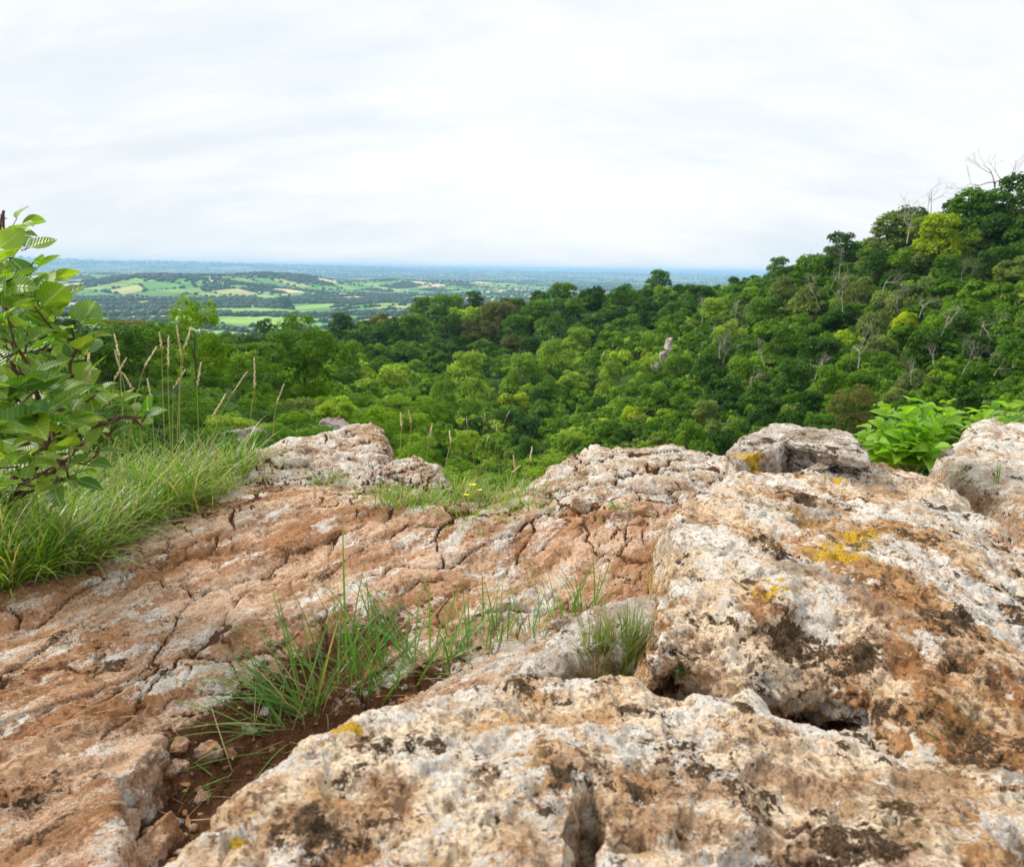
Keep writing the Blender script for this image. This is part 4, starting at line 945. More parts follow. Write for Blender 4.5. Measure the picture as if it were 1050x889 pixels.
# ------------------------------------------------------------------ plant materials
def grass_mat(name, lo, hi, dry=0.08, dryc=(0.46, 0.36, 0.16), trans=0.35):
    k = NT(name); gi = k.n('ShaderNodeNewGeometry').outputs['Random Per Island']
    uv = k.n('ShaderNodeUVMap').outputs[0]; sp = k.n('ShaderNodeSeparateXYZ'); k.l(uv, sp.inputs[0]); t = sp.outputs[0]
    r2 = k.math('FRACT', k.math('MULTIPLY', gi, 37.7)); c = k.mix(r2, lo, hi)
    c = k.mix(k.math('MULTIPLY', k.ramp01(t, .35, .0), .45), c, (0.30, 0.30, 0.12))
    c = k.mix(k.ramp01(gi, dry+.02, dry-.02), c, dryc)
    tip = k.math('MULTIPLY', k.ramp01(t, .75, 1.0), k.ramp01(r2, .4, .8)); c = k.mix(tip, c, (0.33, 0.28, 0.09))
    tc_ = k.mix(1.0, c, (1.35, 1.45, .7), 'MULTIPLY')
    return k.done(k.leafy(c, tc_, 0.42, 0.4, trans))
def leaf_mat(name, lo, hi, vein, rough=0.42, trans=0.40, spec=0.4, nv=8.0):
    k = NT(name); gi = k.n('ShaderNodeNewGeometry').outputs['Random Per Island']
    uv = k.n('ShaderNodeUVMap').outputs[0]; sp = k.n('ShaderNodeSeparateXYZ'); k.l(uv, sp.inputs[0]); u, v = sp.outputs[0], sp.outputs[1]
    av = k.math('ABSOLUTE', k.math('SUBTRACT', v, .5))
    ph = k.math('FRACT', k.math('SUBTRACT', k.math('MULTIPLY', u, nv), k.math('MULTIPLY', av, 5.0)))
    vn = k.ramp01(k.math('ABSOLUTE', k.math('SUBTRACT', ph, .5)), .10, .03); mid_ = k.ramp01(av, .045, .02); vn = k.math('MAXIMUM', k.math('MULTIPLY', vn, .55), mid_)
    c = k.mix(gi, lo, hi); pos = k.n('ShaderNodeNewGeometry').outputs['Position']
    c = k.mix(k.math('MULTIPLY', k.ramp01(k.noise(pos, 45, 4), .55, .75), .5), c, tuple(x*1.35 for x in hi))
    c = k.mix(k.math('MULTIPLY', k.ramp01(k.noise(pos, 120, 4, .7), .68, .74), .8), c, (0.16, 0.10, 0.03))
    c = k.mix(k.math('MULTIPLY', vn, .6), c, vein); tc_ = k.mix(1.0, c, (1.5, 1.5, .5), 'MULTIPLY')
    b = k.math('SUBTRACT', k.ramp01(k.math('ABSOLUTE', k.math('SUBTRACT', ph, .5)), 0, .5), mid_)
    return k.done(k.leafy(c, tc_, rough, spec, trans, b, .0015))
grass_m = grass_mat('grass_blades', (0.052, 0.150, 0.012), (0.28, 0.42, 0.030), .17)
tuft_m = grass_mat('tuft_blades', (0.050, 0.165, 0.018), (0.135, 0.29, 0.030), .05)
fesc_m = grass_mat('fine_blades', (0.075, 0.16, 0.025), (0.23, 0.28, 0.05), .22)
straw_m = grass_mat('straw', (0.42, 0.33, 0.16), (0.58, 0.48, 0.27), .3)
stalk_m = grass_mat('seed_stalks', (0.19, 0.24, 0.05), (0.36, 0.34, 0.10), .25)
seed_m = simple('seed_heads', (0.60, 0.50, 0.28), var=.3, scale=120)
petal_m = simple('yellow_petals', (0.80, 0.58, 0.015), rough=.6, var=.1, scale=200)
stem_m = simple('brown_stems', (0.10, 0.055, 0.035), var=.35, scale=40)
gstem_m = simple('green_stems', (0.16, 0.22, 0.05), var=.25, scale=40)
shrub_leaf_m = leaf_mat('broad_leaves', (0.055, 0.180, 0.022), (0.26, 0.39, 0.032), (0.42, 0.52, 0.20))
bush_leaf_m = leaf_mat('bright_leaves', (0.12, 0.32, 0.018), (0.25, 0.44, 0.028), (0.34, 0.50, 0.09), trans=.46, nv=5)
small_leaf_m = leaf_mat('herb_leaves', (0.10, 0.25, 0.02), (0.24, 0.38, 0.04), (0.3, 0.4, .1), nv=4)
seedling_m = leaf_mat('seedling_leaves', (0.16, 0.30, 0.13), (0.24, 0.40, 0.18), (0.4, 0.5, .3), nv=4)
brown_leaf_m = simple('dry_leaf', (0.42, 0.21, 0.09), var=.25, scale=90)

prs = np.random.RandomState(21)
def blades(m, B, az, L, lean, bend, w, seg=7, tw=0.5, rs=prs):
    n = len(B); az, L, lean, bend, w = (np.broadcast_to(np.asarray(q, float), (n,)) for q in (az, L, lean, bend, w))
    p = np.array(B, float); V = np.zeros((n, seg+1, 2, 3)); a2 = az+PI/2+rs.uniform(-tw, tw, n); wig = rs.uniform(-.35, .35, n)
    for k in range(seg+1):
        t = k/seg; ww = w*(0.55+0.45*min(1, t*4))*(1-t**2.2)*.5+w*.02
        sd_ = np.stack([np.sin(a2), np.cos(a2), 0.12*np.sin(az*3)], 1)*ww[:, None]
        V[:, k, 0] = p-sd_; V[:, k, 1] = p+sd_
        th = lean+bend*((k+.5)/seg)**1.4; aa = az+wig*t; st = L/seg
        p = p+np.stack([np.sin(aa)*np.sin(th)*st, np.cos(aa)*np.sin(th)*st, np.cos(th)*st], 1)
    k_ = np.arange(seg)*2; F = np.stack([k_, k_+1, k_+3, k_+2], 1); F = (np.arange(n)*2*(seg+1))[:, None, None]+F[None]
    uv = np.zeros((n, seg+1, 2, 2)); uv[..., 0] = (np.arange(seg+1)/seg)[None, :, None]; uv[..., 1] = np.array([0, 1])
    m.add(V.reshape(-1, 3), F.reshape(-1, 4), uv.reshape(-1, 2)); return p
def leaf(m, base, d, up, L, W, curl=.5, fold=.35, nu=9, nv=5, pow_=.85, pleat=0.02, nveins=8, tip=1.0, rs=prs):
    d = np.asarray(d, float); d /= np.linalg.norm(d); s = np.cross(d, up); s /= np.linalg.norm(s)+1e-9; n = np.cross(s, d)
    U, Vv = np.meshgrid(np.linspace(0, 1, nu), np.linspace(-1, 1, nv), indexing='ij')
    wd = np.sin(PI*np.clip(U, 0, 1)**pow_)**(.75)*(1-.25*U*tip); wd[0] = .03; wd[-1] = 0.0
    th = curl*(U-.1)**2*1.3; x = L*(U-curl*.12*U**3); z = -L*th*.5+fold*np.abs(Vv)*wd*W*.5+pleat*L*np.sin((U*nveins-np.abs(Vv)*wd*2.5)*2*PI)*.25*np.abs(Vv)+.05*L*np.sin(U*5+rs.rand()*6)*Vv*rs.uniform(-.6, .6)
    y = Vv*wd*W*.5
    P = base+x[..., None]*d+y[..., None]*s+z[..., None]*n
    i = np.arange(nu-1)[:, None]*nv; j = np.arange(nv-1)[None]; F = np.stack([i+j, i+nv+j, i+nv+j+1, i+j+1], -1).reshape(-1, 4)
    m.add(P.reshape(-1, 3), F, np.stack([U, Vv*.5*wd+.5], -1).reshape(-1, 2))
def on_surf(px, py, lo=.3, hi=5.5):
    d = ray(float(px), float(py)); h = math.hypot(d[0], d[1]); r = np.linspace(lo, hi, 1400); P = d[None]*(r/h)[:, None]
    i = int(np.argmax(P[:, 2] < surf(P[:, 0], P[:, 1]))); return P[i] if i else P[-1]

# ------------------------------------------------------------------ grass mat at the left
G_ = prs; n = 19000
pp = np.stack([G_.uniform(-160, 262, n), G_.uniform(462, 612, n)], 1)
low = np.interp(pp[:, 0], [-160, 0, 60, 120, 180, 225, 262], [655, 618, 600, 574, 548, 526, 498]); hi_ = np.interp(pp[:, 0], [-160, 0, 100, 200, 262], [455, 455, 462, 478, 488])
nz = fbm(np.column_stack([pp, 0*low])/60.0, 1.0, 3, seed=5)*9
ok = (pp[:, 1] < low+nz) & (pp[:, 1] > hi_); pp = pp[ok]; B = at_z(pp[:, 0], pp[:, 1], -.735)
B[:, 2] = surf(B[:, 0], B[:, 1])-.008
cl_ = vnoise(B, 9.0, 5); keep = G_.rand(len(B)) < .25+.9*cl_; B = B[keep]; n = len(B)
L = G_.uniform(.08, .25, n)*(0.75+.5*vnoise(B, 5, 6)); comb = math.radians(118)+1.6*(vnoise(B, 4.5, 7)-.5)*2+G_.randn(n)*1.45
m = MB(); blades(m, B, comb, L, G_.uniform(.15, .9, n), G_.uniform(.5, 1.7, n), G_.uniform(.0026, .0062, n))
props(m.build('grass', grass_m), 'long drooping green grass spilling over the rock at the left', 'grass', kind='stuff')
# looser, taller grass behind it down the bank
n = 1300; a = np.radians(G_.uniform(-44, -22, n)); r = G_.uniform(2.5, 3.5, n); B = np.stack([r*np.sin(a), r*np.cos(a), 0*r], 1); B[:, 2] = surf(B[:, 0], B[:, 1])-.01
m = MB(); blades(m, B, G_.uniform(0, 6.28, n), G_.uniform(.10, .27, n), G_.uniform(.05, .7, n), G_.uniform(.2, 1.2, n), G_.uniform(.002, .004, n))
props(m.build('grass', grass_m), 'taller grass on the bank behind the broad leaved shrub', 'grass', kind='stuff')

# ------------------------------------------------------------------ single tufts
def tuft(label, spots, nb, Lr, wr, lean, bend, mat, az=None, spread=.03, dry=0, name='grass_tuft', seg=8, group=None):
    base = on_surf(*spots[0]); t = empty(name, base); m = MB(); q = prs
    for px, py in spots:
        b = on_surf(px, py)-base
        n = nb; off = q.randn(n, 2)*spread; P = np.column_stack([b[0]+off[:, 0], b[1]+off[:, 1], np.full(n, b[2]-.01)])
        zz = surf(P[:, 0]+base[0], P[:, 1]+base[1])-base[2]; P[:, 2] = np.minimum(zz, b[2]+.02)-.008
        aa = np.arctan2(off[:, 0], off[:, 1])+q.randn(n)*.5 if az is None else az+q.randn(n)*.8
        blades(m, P, aa, q.uniform(*Lr, n), q.uniform(*lean, n), q.uniform(*bend, n), q.uniform(*wr, n), seg)
    m.build('blades', mat, t)
    if dry:
        m = MB(); n = dry; P = np.column_stack([q.randn(n, 2)*spread*1.3, np.zeros(n)-.005]); zz = surf(P[:, 0]+base[0], P[:, 1]+base[1])-base[2]; P[:, 2] = np.clip(zz, -.05, .03)
        blades(m, P, q.uniform(0, 6.28, n), q.uniform(Lr[0]*.6, Lr[1]*.8, n), q.uniform(.5, 1.4, n), q.uniform(.1, .6, n), q.uniform(.0012, .0022, n)); m.build('dry_blades', straw_m, t)
    return props(t, label, 'grass tuft', group)
tuft('largest long bladed green tuft rising from the soil behind the pale slab', [(322, 722), (345, 708), (372, 700), (398, 690), (425, 682), (450, 676)], 25, (.10, .29), (.0026, .0054), (.08, 1.0), (.2, 1.1), tuft_m, spread=.024, dry=16)
tuft('loose green tuft at the left end of the large one with low arching blades', [(290, 748), (305, 735)], 22, (.12, .27), (.0026, .005), (.5, 1.15), (.2, .9), tuft_m, az=math.radians(-75), spread=.016, dry=10)
tuft('thin scattered green blades between the large tuft and the grey wedge', [(480, 668), (510, 655), (545, 650), (575, 632), (600, 628)], 20, (.08, .19), (.0020, .0040), (.1, .7), (.1, .9), tuft_m, spread=.018, dry=4)
tuft('short dense fine bladed tuft between the grey wedge and the boulder', [(612, 682), (632, 680), (650, 676), (640, 672)], 110, (.045, .10), (.0012, .0024), (.0, .55), (.1, .8), fesc_m, spread=.013, dry=24)
tuft('bright grass tuft at the foot of the low outcrop', [(392, 512), (412, 508), (430, 514), (450, 514), (410, 516)], 95, (.035, .085), (.0022, .0045), (.2, 1.0), (.3, 1.3), grass_m, spread=.045, dry=14)
tuft('bright grass tuft spreading across the grassy gap', [(468, 508), (492, 512), (512, 516), (480, 528), (540, 518), (470, 502), (525, 505)], 95, (.05, .12), (.0022, .0045), (.2, 1.1), (.3, 1.4), grass_m, spread=.05, dry=14)
tuft('small dark mossy tuft in a crack of the knobbly outcrop', [(337, 494)], 330, (.02, .05), (.0012, .0022), (.2, 1.2), (.1, .8), fesc_m, spread=.034)
tuft('small green tuft on the left side of the knobbly outcrop', [(275, 478), (250, 470), (288, 470)], 26, (.04, .09), (.0016, .003), (.3, 1.1), (.2, .9), grass_m, spread=.025)
tuft('few short green blades on the slab edge below the large tuft', [(205, 795)], 9, (.05, .11), (.0018, .003), (1.0, 1.4), (.0, .4), tuft_m, az=math.radians(115), spread=.012)
tuft('few stiff green blades in front of the right edge boulder', [(1022, 495)], 7, (.04, .10), (.003, .006), (-.1, .12), (-.1, .2), tuft_m, spread=.006)
tuft('small green weed tuft on crumbled rock beside the boulder top', [(636, 531), (628, 533)], 30, (.025, .05), (.002, .004), (.5, 1.2), (.2, .9), tuft_m, spread=.016)
tuft('thin straw coloured blades in the gap beside the boulder left face', [(672, 612)], 12, (.08, .16), (.0012, .002), (.0, .3), (.0, .4), straw_m, spread=.014)
tuft('small weed tuft in a crack of the brown bedding left of centre', [(136, 642)], 16, (.02, .04), (.0014, .0024), (.5, 1.2), (.1, .6), grass_m, spread=.012)
tuft('tiny green tuft on the ledge in front of the wide outcrop', [(672, 537)], 22, (.02, .05), (.0015, .0025), (.3, 1.1), (.1, .6), grass_m, spread=.015)
# brown leaf litter on the soil
n = 90; pp = np.stack([prs.uniform(120, 560, n), prs.uniform(640, 870, n)], 1); P3 = at_z(pp[:, 0], pp[:, 1], -.79); P3[:, 2] = surf(P3[:, 0], P3[:, 1]); ok = P3[:, 2]-ground_low(P3[:, 0], P3[:, 1]) < .01; P3 = P3[ok]; P3[:, 2] = ground(P3[:, 0], P3[:, 1])+.004
m = MB()
for p_ in P3: a = prs.uniform(0, 6.28); leaf(m, p_, (math.cos(a), math.sin(a), prs.uniform(-.1, .4)), np.array([prs.randn()*.4, prs.randn()*.4, 1.]), prs.uniform(.008, .02), prs.uniform(.005, .011), prs.uniform(-.8, .8), prs.uniform(.1, .8), 6, 3)
props(m.build('leaf_litter', brown_leaf_m), 'small brown dead leaves scattered on the soil', 'leaf litter', kind='stuff')
# loose dry straw lying about the ledge
n = 420; pp = np.stack([prs.uniform(0, 700, n), prs.uniform(505, 860, n)], 1); P3 = at_z(pp[:, 0], pp[:, 1], -.76); P3[:, 2] = surf(P3[:, 0], P3[:, 1])
ok = (P3[:, 2]-ground_low(P3[:, 0], P3[:, 1]) < .01) & (vnoise(P3, 4.0, 12) > .48); P3 = P3[ok]; P3[:, 2] = ground(P3[:, 0], P3[:, 1])+.003; n = len(P3)
m = MB(); blades(m, P3, prs.uniform(0, 6.28, n), prs.uniform(.02, .09, n), prs.uniform(1.42, 1.54, n), prs.uniform(-.1, .15, n), prs.uniform(.0008, .0018, n))
props(m.build('dry_grass', straw_m), 'short pieces of dry straw lying on the bare ledge', 'dry grass', kind='stuff')
# long single blades
def long_blade(label, px, py, L, w, az, lean, bend, mat=tuft_m):
    b = on_surf(px, py); m = MB(); blades(m, np.zeros((1, 3)), az, L, lean, bend, w, 14, .2); o = m.build('long_grass', mat, None, loc=tuple(b)); props(o, label, 'grass blade'); return o
long_blade('tallest upright blade rising from the large tuft', 356, 688, .36, .0050, 0.2, -.02, .06)
long_blade('second upright dark blade right of the tallest', 441, 676, .20, .0046, -.2, .02, .08)
long_blade('long blade arching far left over the brown rock', 338, 706, .27, .0042, math.radians(-80), .75, .9)
long_blade('thin pale blade reaching left above the soil', 330, 722, .30, .0030, math.radians(-88), 1.1, .5)
long_blade('long blade lying left across the dark soil', 318, 740, .26, .0034, math.radians(-84), 1.2, .4)
long_blade('arching blade crossing the large tuft to the right', 372, 690, .22, .004, math.radians(70), .6, .6)
long_blade('straw blade leaning across the soil by the reddish stone', 238, 790, .17, .0022, math.radians(-55), .45, .2, straw_m)
long_blade('green blade lying across the reddish stone', 225, 800, .11, .003, math.radians(-70), 1.15, .15)
long_blade('dry stem lying in the hollow behind the slab', 600, 690, .09, .0016, math.radians(-60), 1.45, .1, straw_m)
long_blade('dry stem lying on the crumbled rock of the wide outcrop', 640, 520, .11, .0018, math.radians(200), 1.35, .1, straw_m)

# ------------------------------------------------------------------ flowering stalks
def stalk(px, py, top_px, top_py, label, head=.035, group=None, nod=.25, r=None):
    b = at_r(float(px), float(py), r) if r else on_surf(px, py)
    if r: b[2] = min(b[2], surf(b[:1], b[1:2])[0]+.0) if False else b[2]
    tpt = at_r(float(top_px), float(top_py), math.hypot(b[0], b[1])*prs.uniform(.97, 1.03)); t = empty('grass_stalk', tuple(b)); v = tpt-b
    s = np.linspace(0, 1, 9)[:, None]; sag = np.array([-v[1], v[0], 0])*0+np.array([v[0], v[1], 0])*1.0
    pts = v*s+sag*(s**2-s)*.6; m = MB(); m.tube(pts, np.linspace(.0018, .0011, 9), 4); m.build('stem', stalk_m, t)
    d = pts[-1]-pts[-2]; d /= np.linalg.norm(d); d = d+np.array([prs.randn()*nod, prs.randn()*nod, 0]); d /= np.linalg.norm(d)
    m = MB(); ns = int(14+head*300)
    for q in range(ns):             # spikelets along the head
        u = q/ns; p = pts[-1]-(pts[-1]-pts[-2])*.4+d*head*u; a = prs.uniform(0, 6.28); o_ = np.array([math.cos(a), math.sin(a), .3])
        e = p+d*.006+o_*.0040*(1.2-u); m.tube(np.stack([p, (p+e)/2+o_*.0006, e]), [.0006, .0024, .0004], 4)
    m.build('seed_head', seed_m, t); props(t, label, 'grass stalk', group); return t
LFT = [((95, 470), (90, 372)), ((112, 470), (118, 385)), ((130, 480), (122, 360)), ((140, 478), (124, 380)), ((150, 480), (135, 395)), ((170, 470), (166, 352)), ((176, 475), (172, 372)), ((178, 472), (178, 395)), ((182, 474), (190, 352)), ((185, 470), (186, 360)),
       ((205, 470), (202, 392)), ((190, 486), (220, 425)), ((215, 468), (240, 400)), ((255, 462), (262, 395)), ((280, 446), (284, 412)), ((60, 486), (40, 392)), ((42, 480), (28, 378)), ((160, 480), (155, 405)), ((130, 488), (150, 370)), ((70, 478), (84, 398))]
for q, (a, b) in enumerate(LFT):
    c_ = a[0]; pos = 'in front of the broad leaved shrub' if c_ < 145 else ('above the grass bank right of the shrub' if c_ < 200 else 'beside the knobbly outcrop')
    hgt = 'tall' if a[1]-b[1] > 105 else ('mid height' if a[1]-b[1] > 70 else 'short'); ln = 'leaning right' if b[0]-a[0] > 7 else ('leaning left' if b[0]-a[0] < -7 else 'upright')
    stalk(*a, *b, f'{hgt} straw coloured grass stalk {ln} {pos}', prs.uniform(.05, .10), 'flowering grass stalks at the left', r=prs.uniform(2.5, 3.0) if c_ > 80 else 1.75)
GAP = [((488, 497), (478, 432)), ((492, 498), (497, 428)), ((497, 498), (507, 434)), ((500, 500), (521, 424)), ((503, 500), (516, 460)), ((484, 500), (487, 460)), ((512, 500), (509, 440)), ((490, 497), (500, 450))]
for q, (a, b) in enumerate(GAP):
    stalk(*a, *b, ('tall' if a[1]-b[1] > 62 else 'shorter')+' pale seeding stalk in the grassy gap '+('leaning left' if b[0] < a[0] else ('leaning right' if b[0]-a[0] > 9 else 'nearly upright')), .055, 'seeding stalks in the grassy gap')
for q, (x, y, tx, ty) in enumerate(((410, 480, 412, 436), (418, 480, 422, 432), (436, 484, 441, 447), (455, 492, 463, 452), (530, 505, 528, 480), (538, 505, 544, 470), (522, 505, 525, 484))):
    stalk(x, y, tx, ty, ['straw stalk standing behind the low outcrop', 'taller straw stalk behind the low outcrop', 'thick straw stalk over the low outcrop', 'straw stalk right of the low outcrop', 'short golden stalk at the right of the gap', 'golden stalk leaning right beside the wide outcrop', 'shortest golden stalk at the right of the gap'][q], .05, 'straw stalks along the back edge', r=2.75)

# ------------------------------------------------------------------ small flowers, sprigs and litter
def flower(px, py, label, size=.012, hgt=.05):
    tp = on_surf(px, py+14); d = math.hypot(tp[0], tp[1]); top = at_r(float(px), float(py), d); f_ = empty('yellow_flower', tuple(tp)); v = top-tp
    m = MB(); m.tube(np.stack([v*0, v*.5+np.array([.004, 0, 0]), v]), [.001, .0009, .0008], 4); m.build('stem', gstem_m, f_)
    m = MB()
    for q in range(5):
        a = q*2*PI/5+prs.rand(); leaf(m, v, (math.cos(a), math.sin(a), .45), np.array([0, 0, 1.]), size, size*.95, .2, .2, 4, 3)
    m.build('petals', petal_m, f_); props(f_, label, 'flower', 'yellow flowers in the grass')
flower(157, 476, 'yellow flower in the grass below the tall stalks', .014); flower(180, 474, 'yellow flower just right of the first one in the grass', .012); flower(202, 476, 'small yellow flower near the knobbly outcrop', .010)
flower(129, 488, 'yellow flower lowest in the left grass', .011); flower(484, 498, 'yellow flower at the foot of the seeding stalks', .016); flower(478, 508, 'small yellow flower low in the grassy gap', .011); flower(492, 503, 'small yellow flower right of the larger gap flower', .010)
def sprig(px, py, label, n, L, mat, spread, name='leafy_sprig', ns=3, cat='plant', hgt=.03):
    b = on_surf(px, py); t = empty(name, tuple(b)); ms, ml = MB(), MB()
    for s_ in range(ns):
        a = prs.uniform(0, 6.28); tip = np.array([math.cos(a)*spread, math.sin(a)*spread, hgt*prs.uniform(.6, 1.3)]); ms.tube(np.stack([tip*0, tip*.5+[0, 0, hgt*.2], tip]), [.0012, .001, .0007], 4)
        for q in range(n):
            u = .4+.6*q/max(1, n-1); aa = q*2.4+prs.rand(); leaf(ml, tip*u, (math.cos(aa), math.sin(aa), .35), np.array([0, 0, 1.]), L*prs.uniform(.7, 1.2), L*.62, .4, .3, 7, 5)
    ms.build('stem', gstem_m, t); ml.build('leaves', mat, t); return props(t, label, cat)
sprig(240, 463, 'bright green leafy sprig at the left end of the knobbly outcrop', 5, .045, bush_leaf_m, .07, ns=6, hgt=.05)
sprig(694, 697, 'tiny green seedling in the hollow under the boulder', 4, .019, seedling_m, .006, 'seedling', 2, 'seedling', .03)
sprig(634, 527, 'green sprig on the crumbling face of the wide outcrop', 5, .022, small_leaf_m, .025, ns=4)
sprig(505, 492, 'low green herb among the stalks of the gap', 5, .035, small_leaf_m, .06, ns=7)
for q, (x, y, l_) in enumerate(((150, 470, 'low herb in the grass below the tall stalks'), (110, 492, 'low herb under the shrub front leaves'), (190, 470, 'yellowish herb beside the flowers'), (70, 500, 'broad herb in the grass under the shrub'))):
    sprig(x, y, l_, 5, .04, small_leaf_m, .09, 'low_herb', 9, 'plant', .07)
b = on_surf(214, 778); m = MB(); leaf(m, np.zeros(3), (.9, .2, .25), np.array([0, -.3, 1.]), .034, .026, -.5, .5, 8, 5)
props(m.build('dead_leaf', brown_leaf_m, None, loc=(b[0]-.015, b[1], b[2]+.012)), 'curled brown dead leaf on top of the small reddish stone', 'leaf')

# ------------------------------------------------------------------ broad leaved shrub at the left
sb = on_surf(5., 522.); shrub = empty('broadleaf_shrub', tuple(sb)); ms, ml = MB(), MB()
SR = math.hypot(sb[0], sb[1])
MAIN = [[(5, 522, SR), (22, 455, 1.95), (14, 390, 1.9), (12, 330, 1.85), (-6, 270, 1.8), (4, 216, 1.8)], [(5, 522, SR), (45, 465, 1.9), (70, 400, 1.8), (78, 350, 1.75)], [(5, 522, SR), (60, 480, 1.9), (110, 430, 1.8), (145, 428, 1.75)], [(5, 522, SR), (-40, 430, 1.8), (-60, 330, 1.7), (-40, 260, 1.7)], [(5, 522, SR), (30, 440, 1.75), (40, 400, 1.65), (20, 360, 1.6)]]
nodes = []
for ch in MAIN:
    P = np.array([at_r(float(a), float(b), c) for a, b, c in ch])-sb; t = np.linspace(0, len(P)-1, 5*len(P)); Q = np.stack([np.interp(t, np.arange(len(P)), P[:, q]) for q in range(3)], 1); Q[1:-1] += prs.randn(len(Q)-2, 3)*.004
    ms.tube(Q, np.linspace(.009, .0025, len(Q)), 6); nodes += list(Q[6:])
nodes = np.array(nodes)
CL = [(4, 218, 1.78, 3, .75), (14, 232, 1.76, 3, .8), (22, 252, 1.80, 4, .85), (0, 262, 1.70, 4, .9), (34, 270, 1.82, 4, .9), (15, 285, 1.72, 5, 1.0), (48, 285, 1.80, 3, .85), (-10, 300, 1.65, 5, 1), (30, 308, 1.70, 6, 1.0), (8, 325, 1.60, 5, 1.05), (52, 322, 1.78, 5, 1.0), (28, 340, 1.65, 5, 1.0), (74, 338, 1.74, 6, 1.05),
      (50, 352, 1.85, 5, 1.0), (-15, 350, 1.6, 5, 1.0), (15, 370, 1.7, 5, .95), (92, 352, 1.76, 3, .9), (60, 375, 1.80, 5, .95), (36, 392, 1.60, 6, 1.0), (85, 385, 1.85, 5, .9), (5, 402, 1.55, 6, 1.0), (60, 405, 1.70, 5, .95), (105, 398, 1.85, 4, .85), (125, 412, 1.86, 4, .85), (150, 424, 1.80, 4, .85), (98, 422, 1.72, 5, .95), (40, 425, 1.55, 6, 1.05), (70, 432, 1.62, 6, 1.0),
      (15, 440, 1.55, 5, 1.0), (120, 436, 1.8, 4, .9), (-10, 445, 1.5, 5, 1), (50, 455, 1.6, 5, .95), (25, 470, 1.65, 5, .9), (85, 455, 1.75, 4, .9), (0, 480, 1.6, 4, .9), (62, 478, 1.7, 4, .85), (-40, 380, 1.6, 6, 1), (-45, 320, 1.6, 6, 1), (-40, 430, 1.6, 6, 1), (20, 355, 2.0, 6, 1), (45, 380, 2.05, 6, 1), (10, 420, 2.0, 6, 1), (55, 440, 2.0, 6, 1), (30, 300, 2.0, 5, 1), (75, 410, 2.0, 5, 1), (95, 445, 2.0, 5, .9), (5, 345, 2.0, 6, 1), (30, 460, 1.95, 6, 1), (15, 495, 1.8, 5, .9), (45, 500, 1.85, 5, .9), (-20, 500, 1.7, 5, .9), (75, 492, 1.9, 4, .8), (20, 478, 2.1, 6, 1), (55, 470, 2.1, 6, 1), (-10, 470, 2.0, 6, 1), (105, 462, 1.95, 4, .8)]
LMAX = 0
for px, py, r, nl, sc_ in CL:
    p = at_r(float(px), float(py), r)-sb; i = int(np.argmin(np.linalg.norm(nodes-p, axis=1)+np.where(nodes[:, 2] > p[2], .3, 0))); q0 = nodes[i]; midp = (q0+p)/2+np.array([0, 0, -.02]); ms.tube(np.stack([q0, midp, p]), [.003, .0024, .0014], 5)
    ax = p-midp; ax /= np.linalg.norm(ax); a0 = prs.rand()*6
    for q in range(int(nl*1.25)):
        a = a0+q*2.4; tilt = prs.uniform(-.35, .8); d = np.array([math.cos(a), math.sin(a), tilt])+ax*.5; pet = .018*prs.uniform(.6, 1.4); dd = d/np.linalg.norm(d)
        b0 = p-ax*prs.uniform(0, .05)+prs.randn(3)*.006; ms.tube(np.stack([b0, b0+dd*pet]), [.001, .0009], 4)
        Ll = prs.uniform(.042, .078)*sc_; leaf(ml, b0+dd*pet, dd, np.array([prs.randn()*.45, prs.randn()*.45-.25, 1.0]), Ll, Ll*prs.uniform(.66, .84), prs.uniform(-.1, .75), prs.uniform(.05, .5), 11, 7, .78)
ms.build('branches', stem_m, shrub); ml.build('leaves', shrub_leaf_m, shrub)
props(shrub, 'big shrub with broad ribbed leaves at the left edge of the ledge', 'shrub')

# ------------------------------------------------------------------ bright bush at the right
def bright_bush(label, spots, r0, base, n, L):
    bb = at_r(float(base[0]), float(base[1]), r0); t = empty('leafy_bush', tuple(bb)); ms, ml = MB(), MB()
    for (px, py, dr) in spots:
        tip = at_r(float(px), float(py), r0+dr)-bb; mid_ = tip*.5+np.array([0, 0, .03]); P = np.stack([tip*0, mid_, tip]); ms.tube(P, [.003, .002, .001], 5)
        for q in range(n):
            u = .35+.65*q/(n-1); p = mid_*(1-abs(u-.5)*2)+(tip if u > .5 else tip*0)*abs(u-.5)*2; p = tip*u*.6+p*.4
            for s_ in (0, PI):
                a = q*1.57+s_+prs.randn()*.3; d = np.array([math.cos(a), math.sin(a), prs.uniform(-.2, .5)])+tip/np.linalg.norm(tip)*.5; l_ = L*prs.uniform(.7, 1.15)*(1.1-.35*u)
                leaf(ml, p, d, np.array([prs.randn()*.5, prs.randn()*.5-.35, 1.0]), l_, l_*.62, prs.uniform(.3, 1.0), prs.uniform(.25, .6), 9, 5, .8, .012, 5)
    ms.build('stems', gstem_m, t); ml.build('leaves', bush_leaf_m, t); return props(t, label, 'bush')
bs = [(882, 440, 0), (892, 432, .05), (905, 425, 0), (915, 412, .1), (930, 415, 0), (940, 424, -.05), (948, 408, .05), (962, 412, 0), (975, 418, .1), (955, 430, -.05), (925, 435, -.08), (900, 445, -.06), (940, 445, -.1), (968, 428, .1), (985, 424, .15), (912, 452, -.1), (958, 450, -.1), (885, 450, 0), (932, 402, .2), (905, 410, .2), (972, 405, .2), (950, 420, .2)]
bs = [(a, b+9, c) for a, b, c in bs]
bright_bush('bright green pointed leaf bush between the big boulder and the right edge boulder', bs, 2.75, (935, 490), 6, .076)
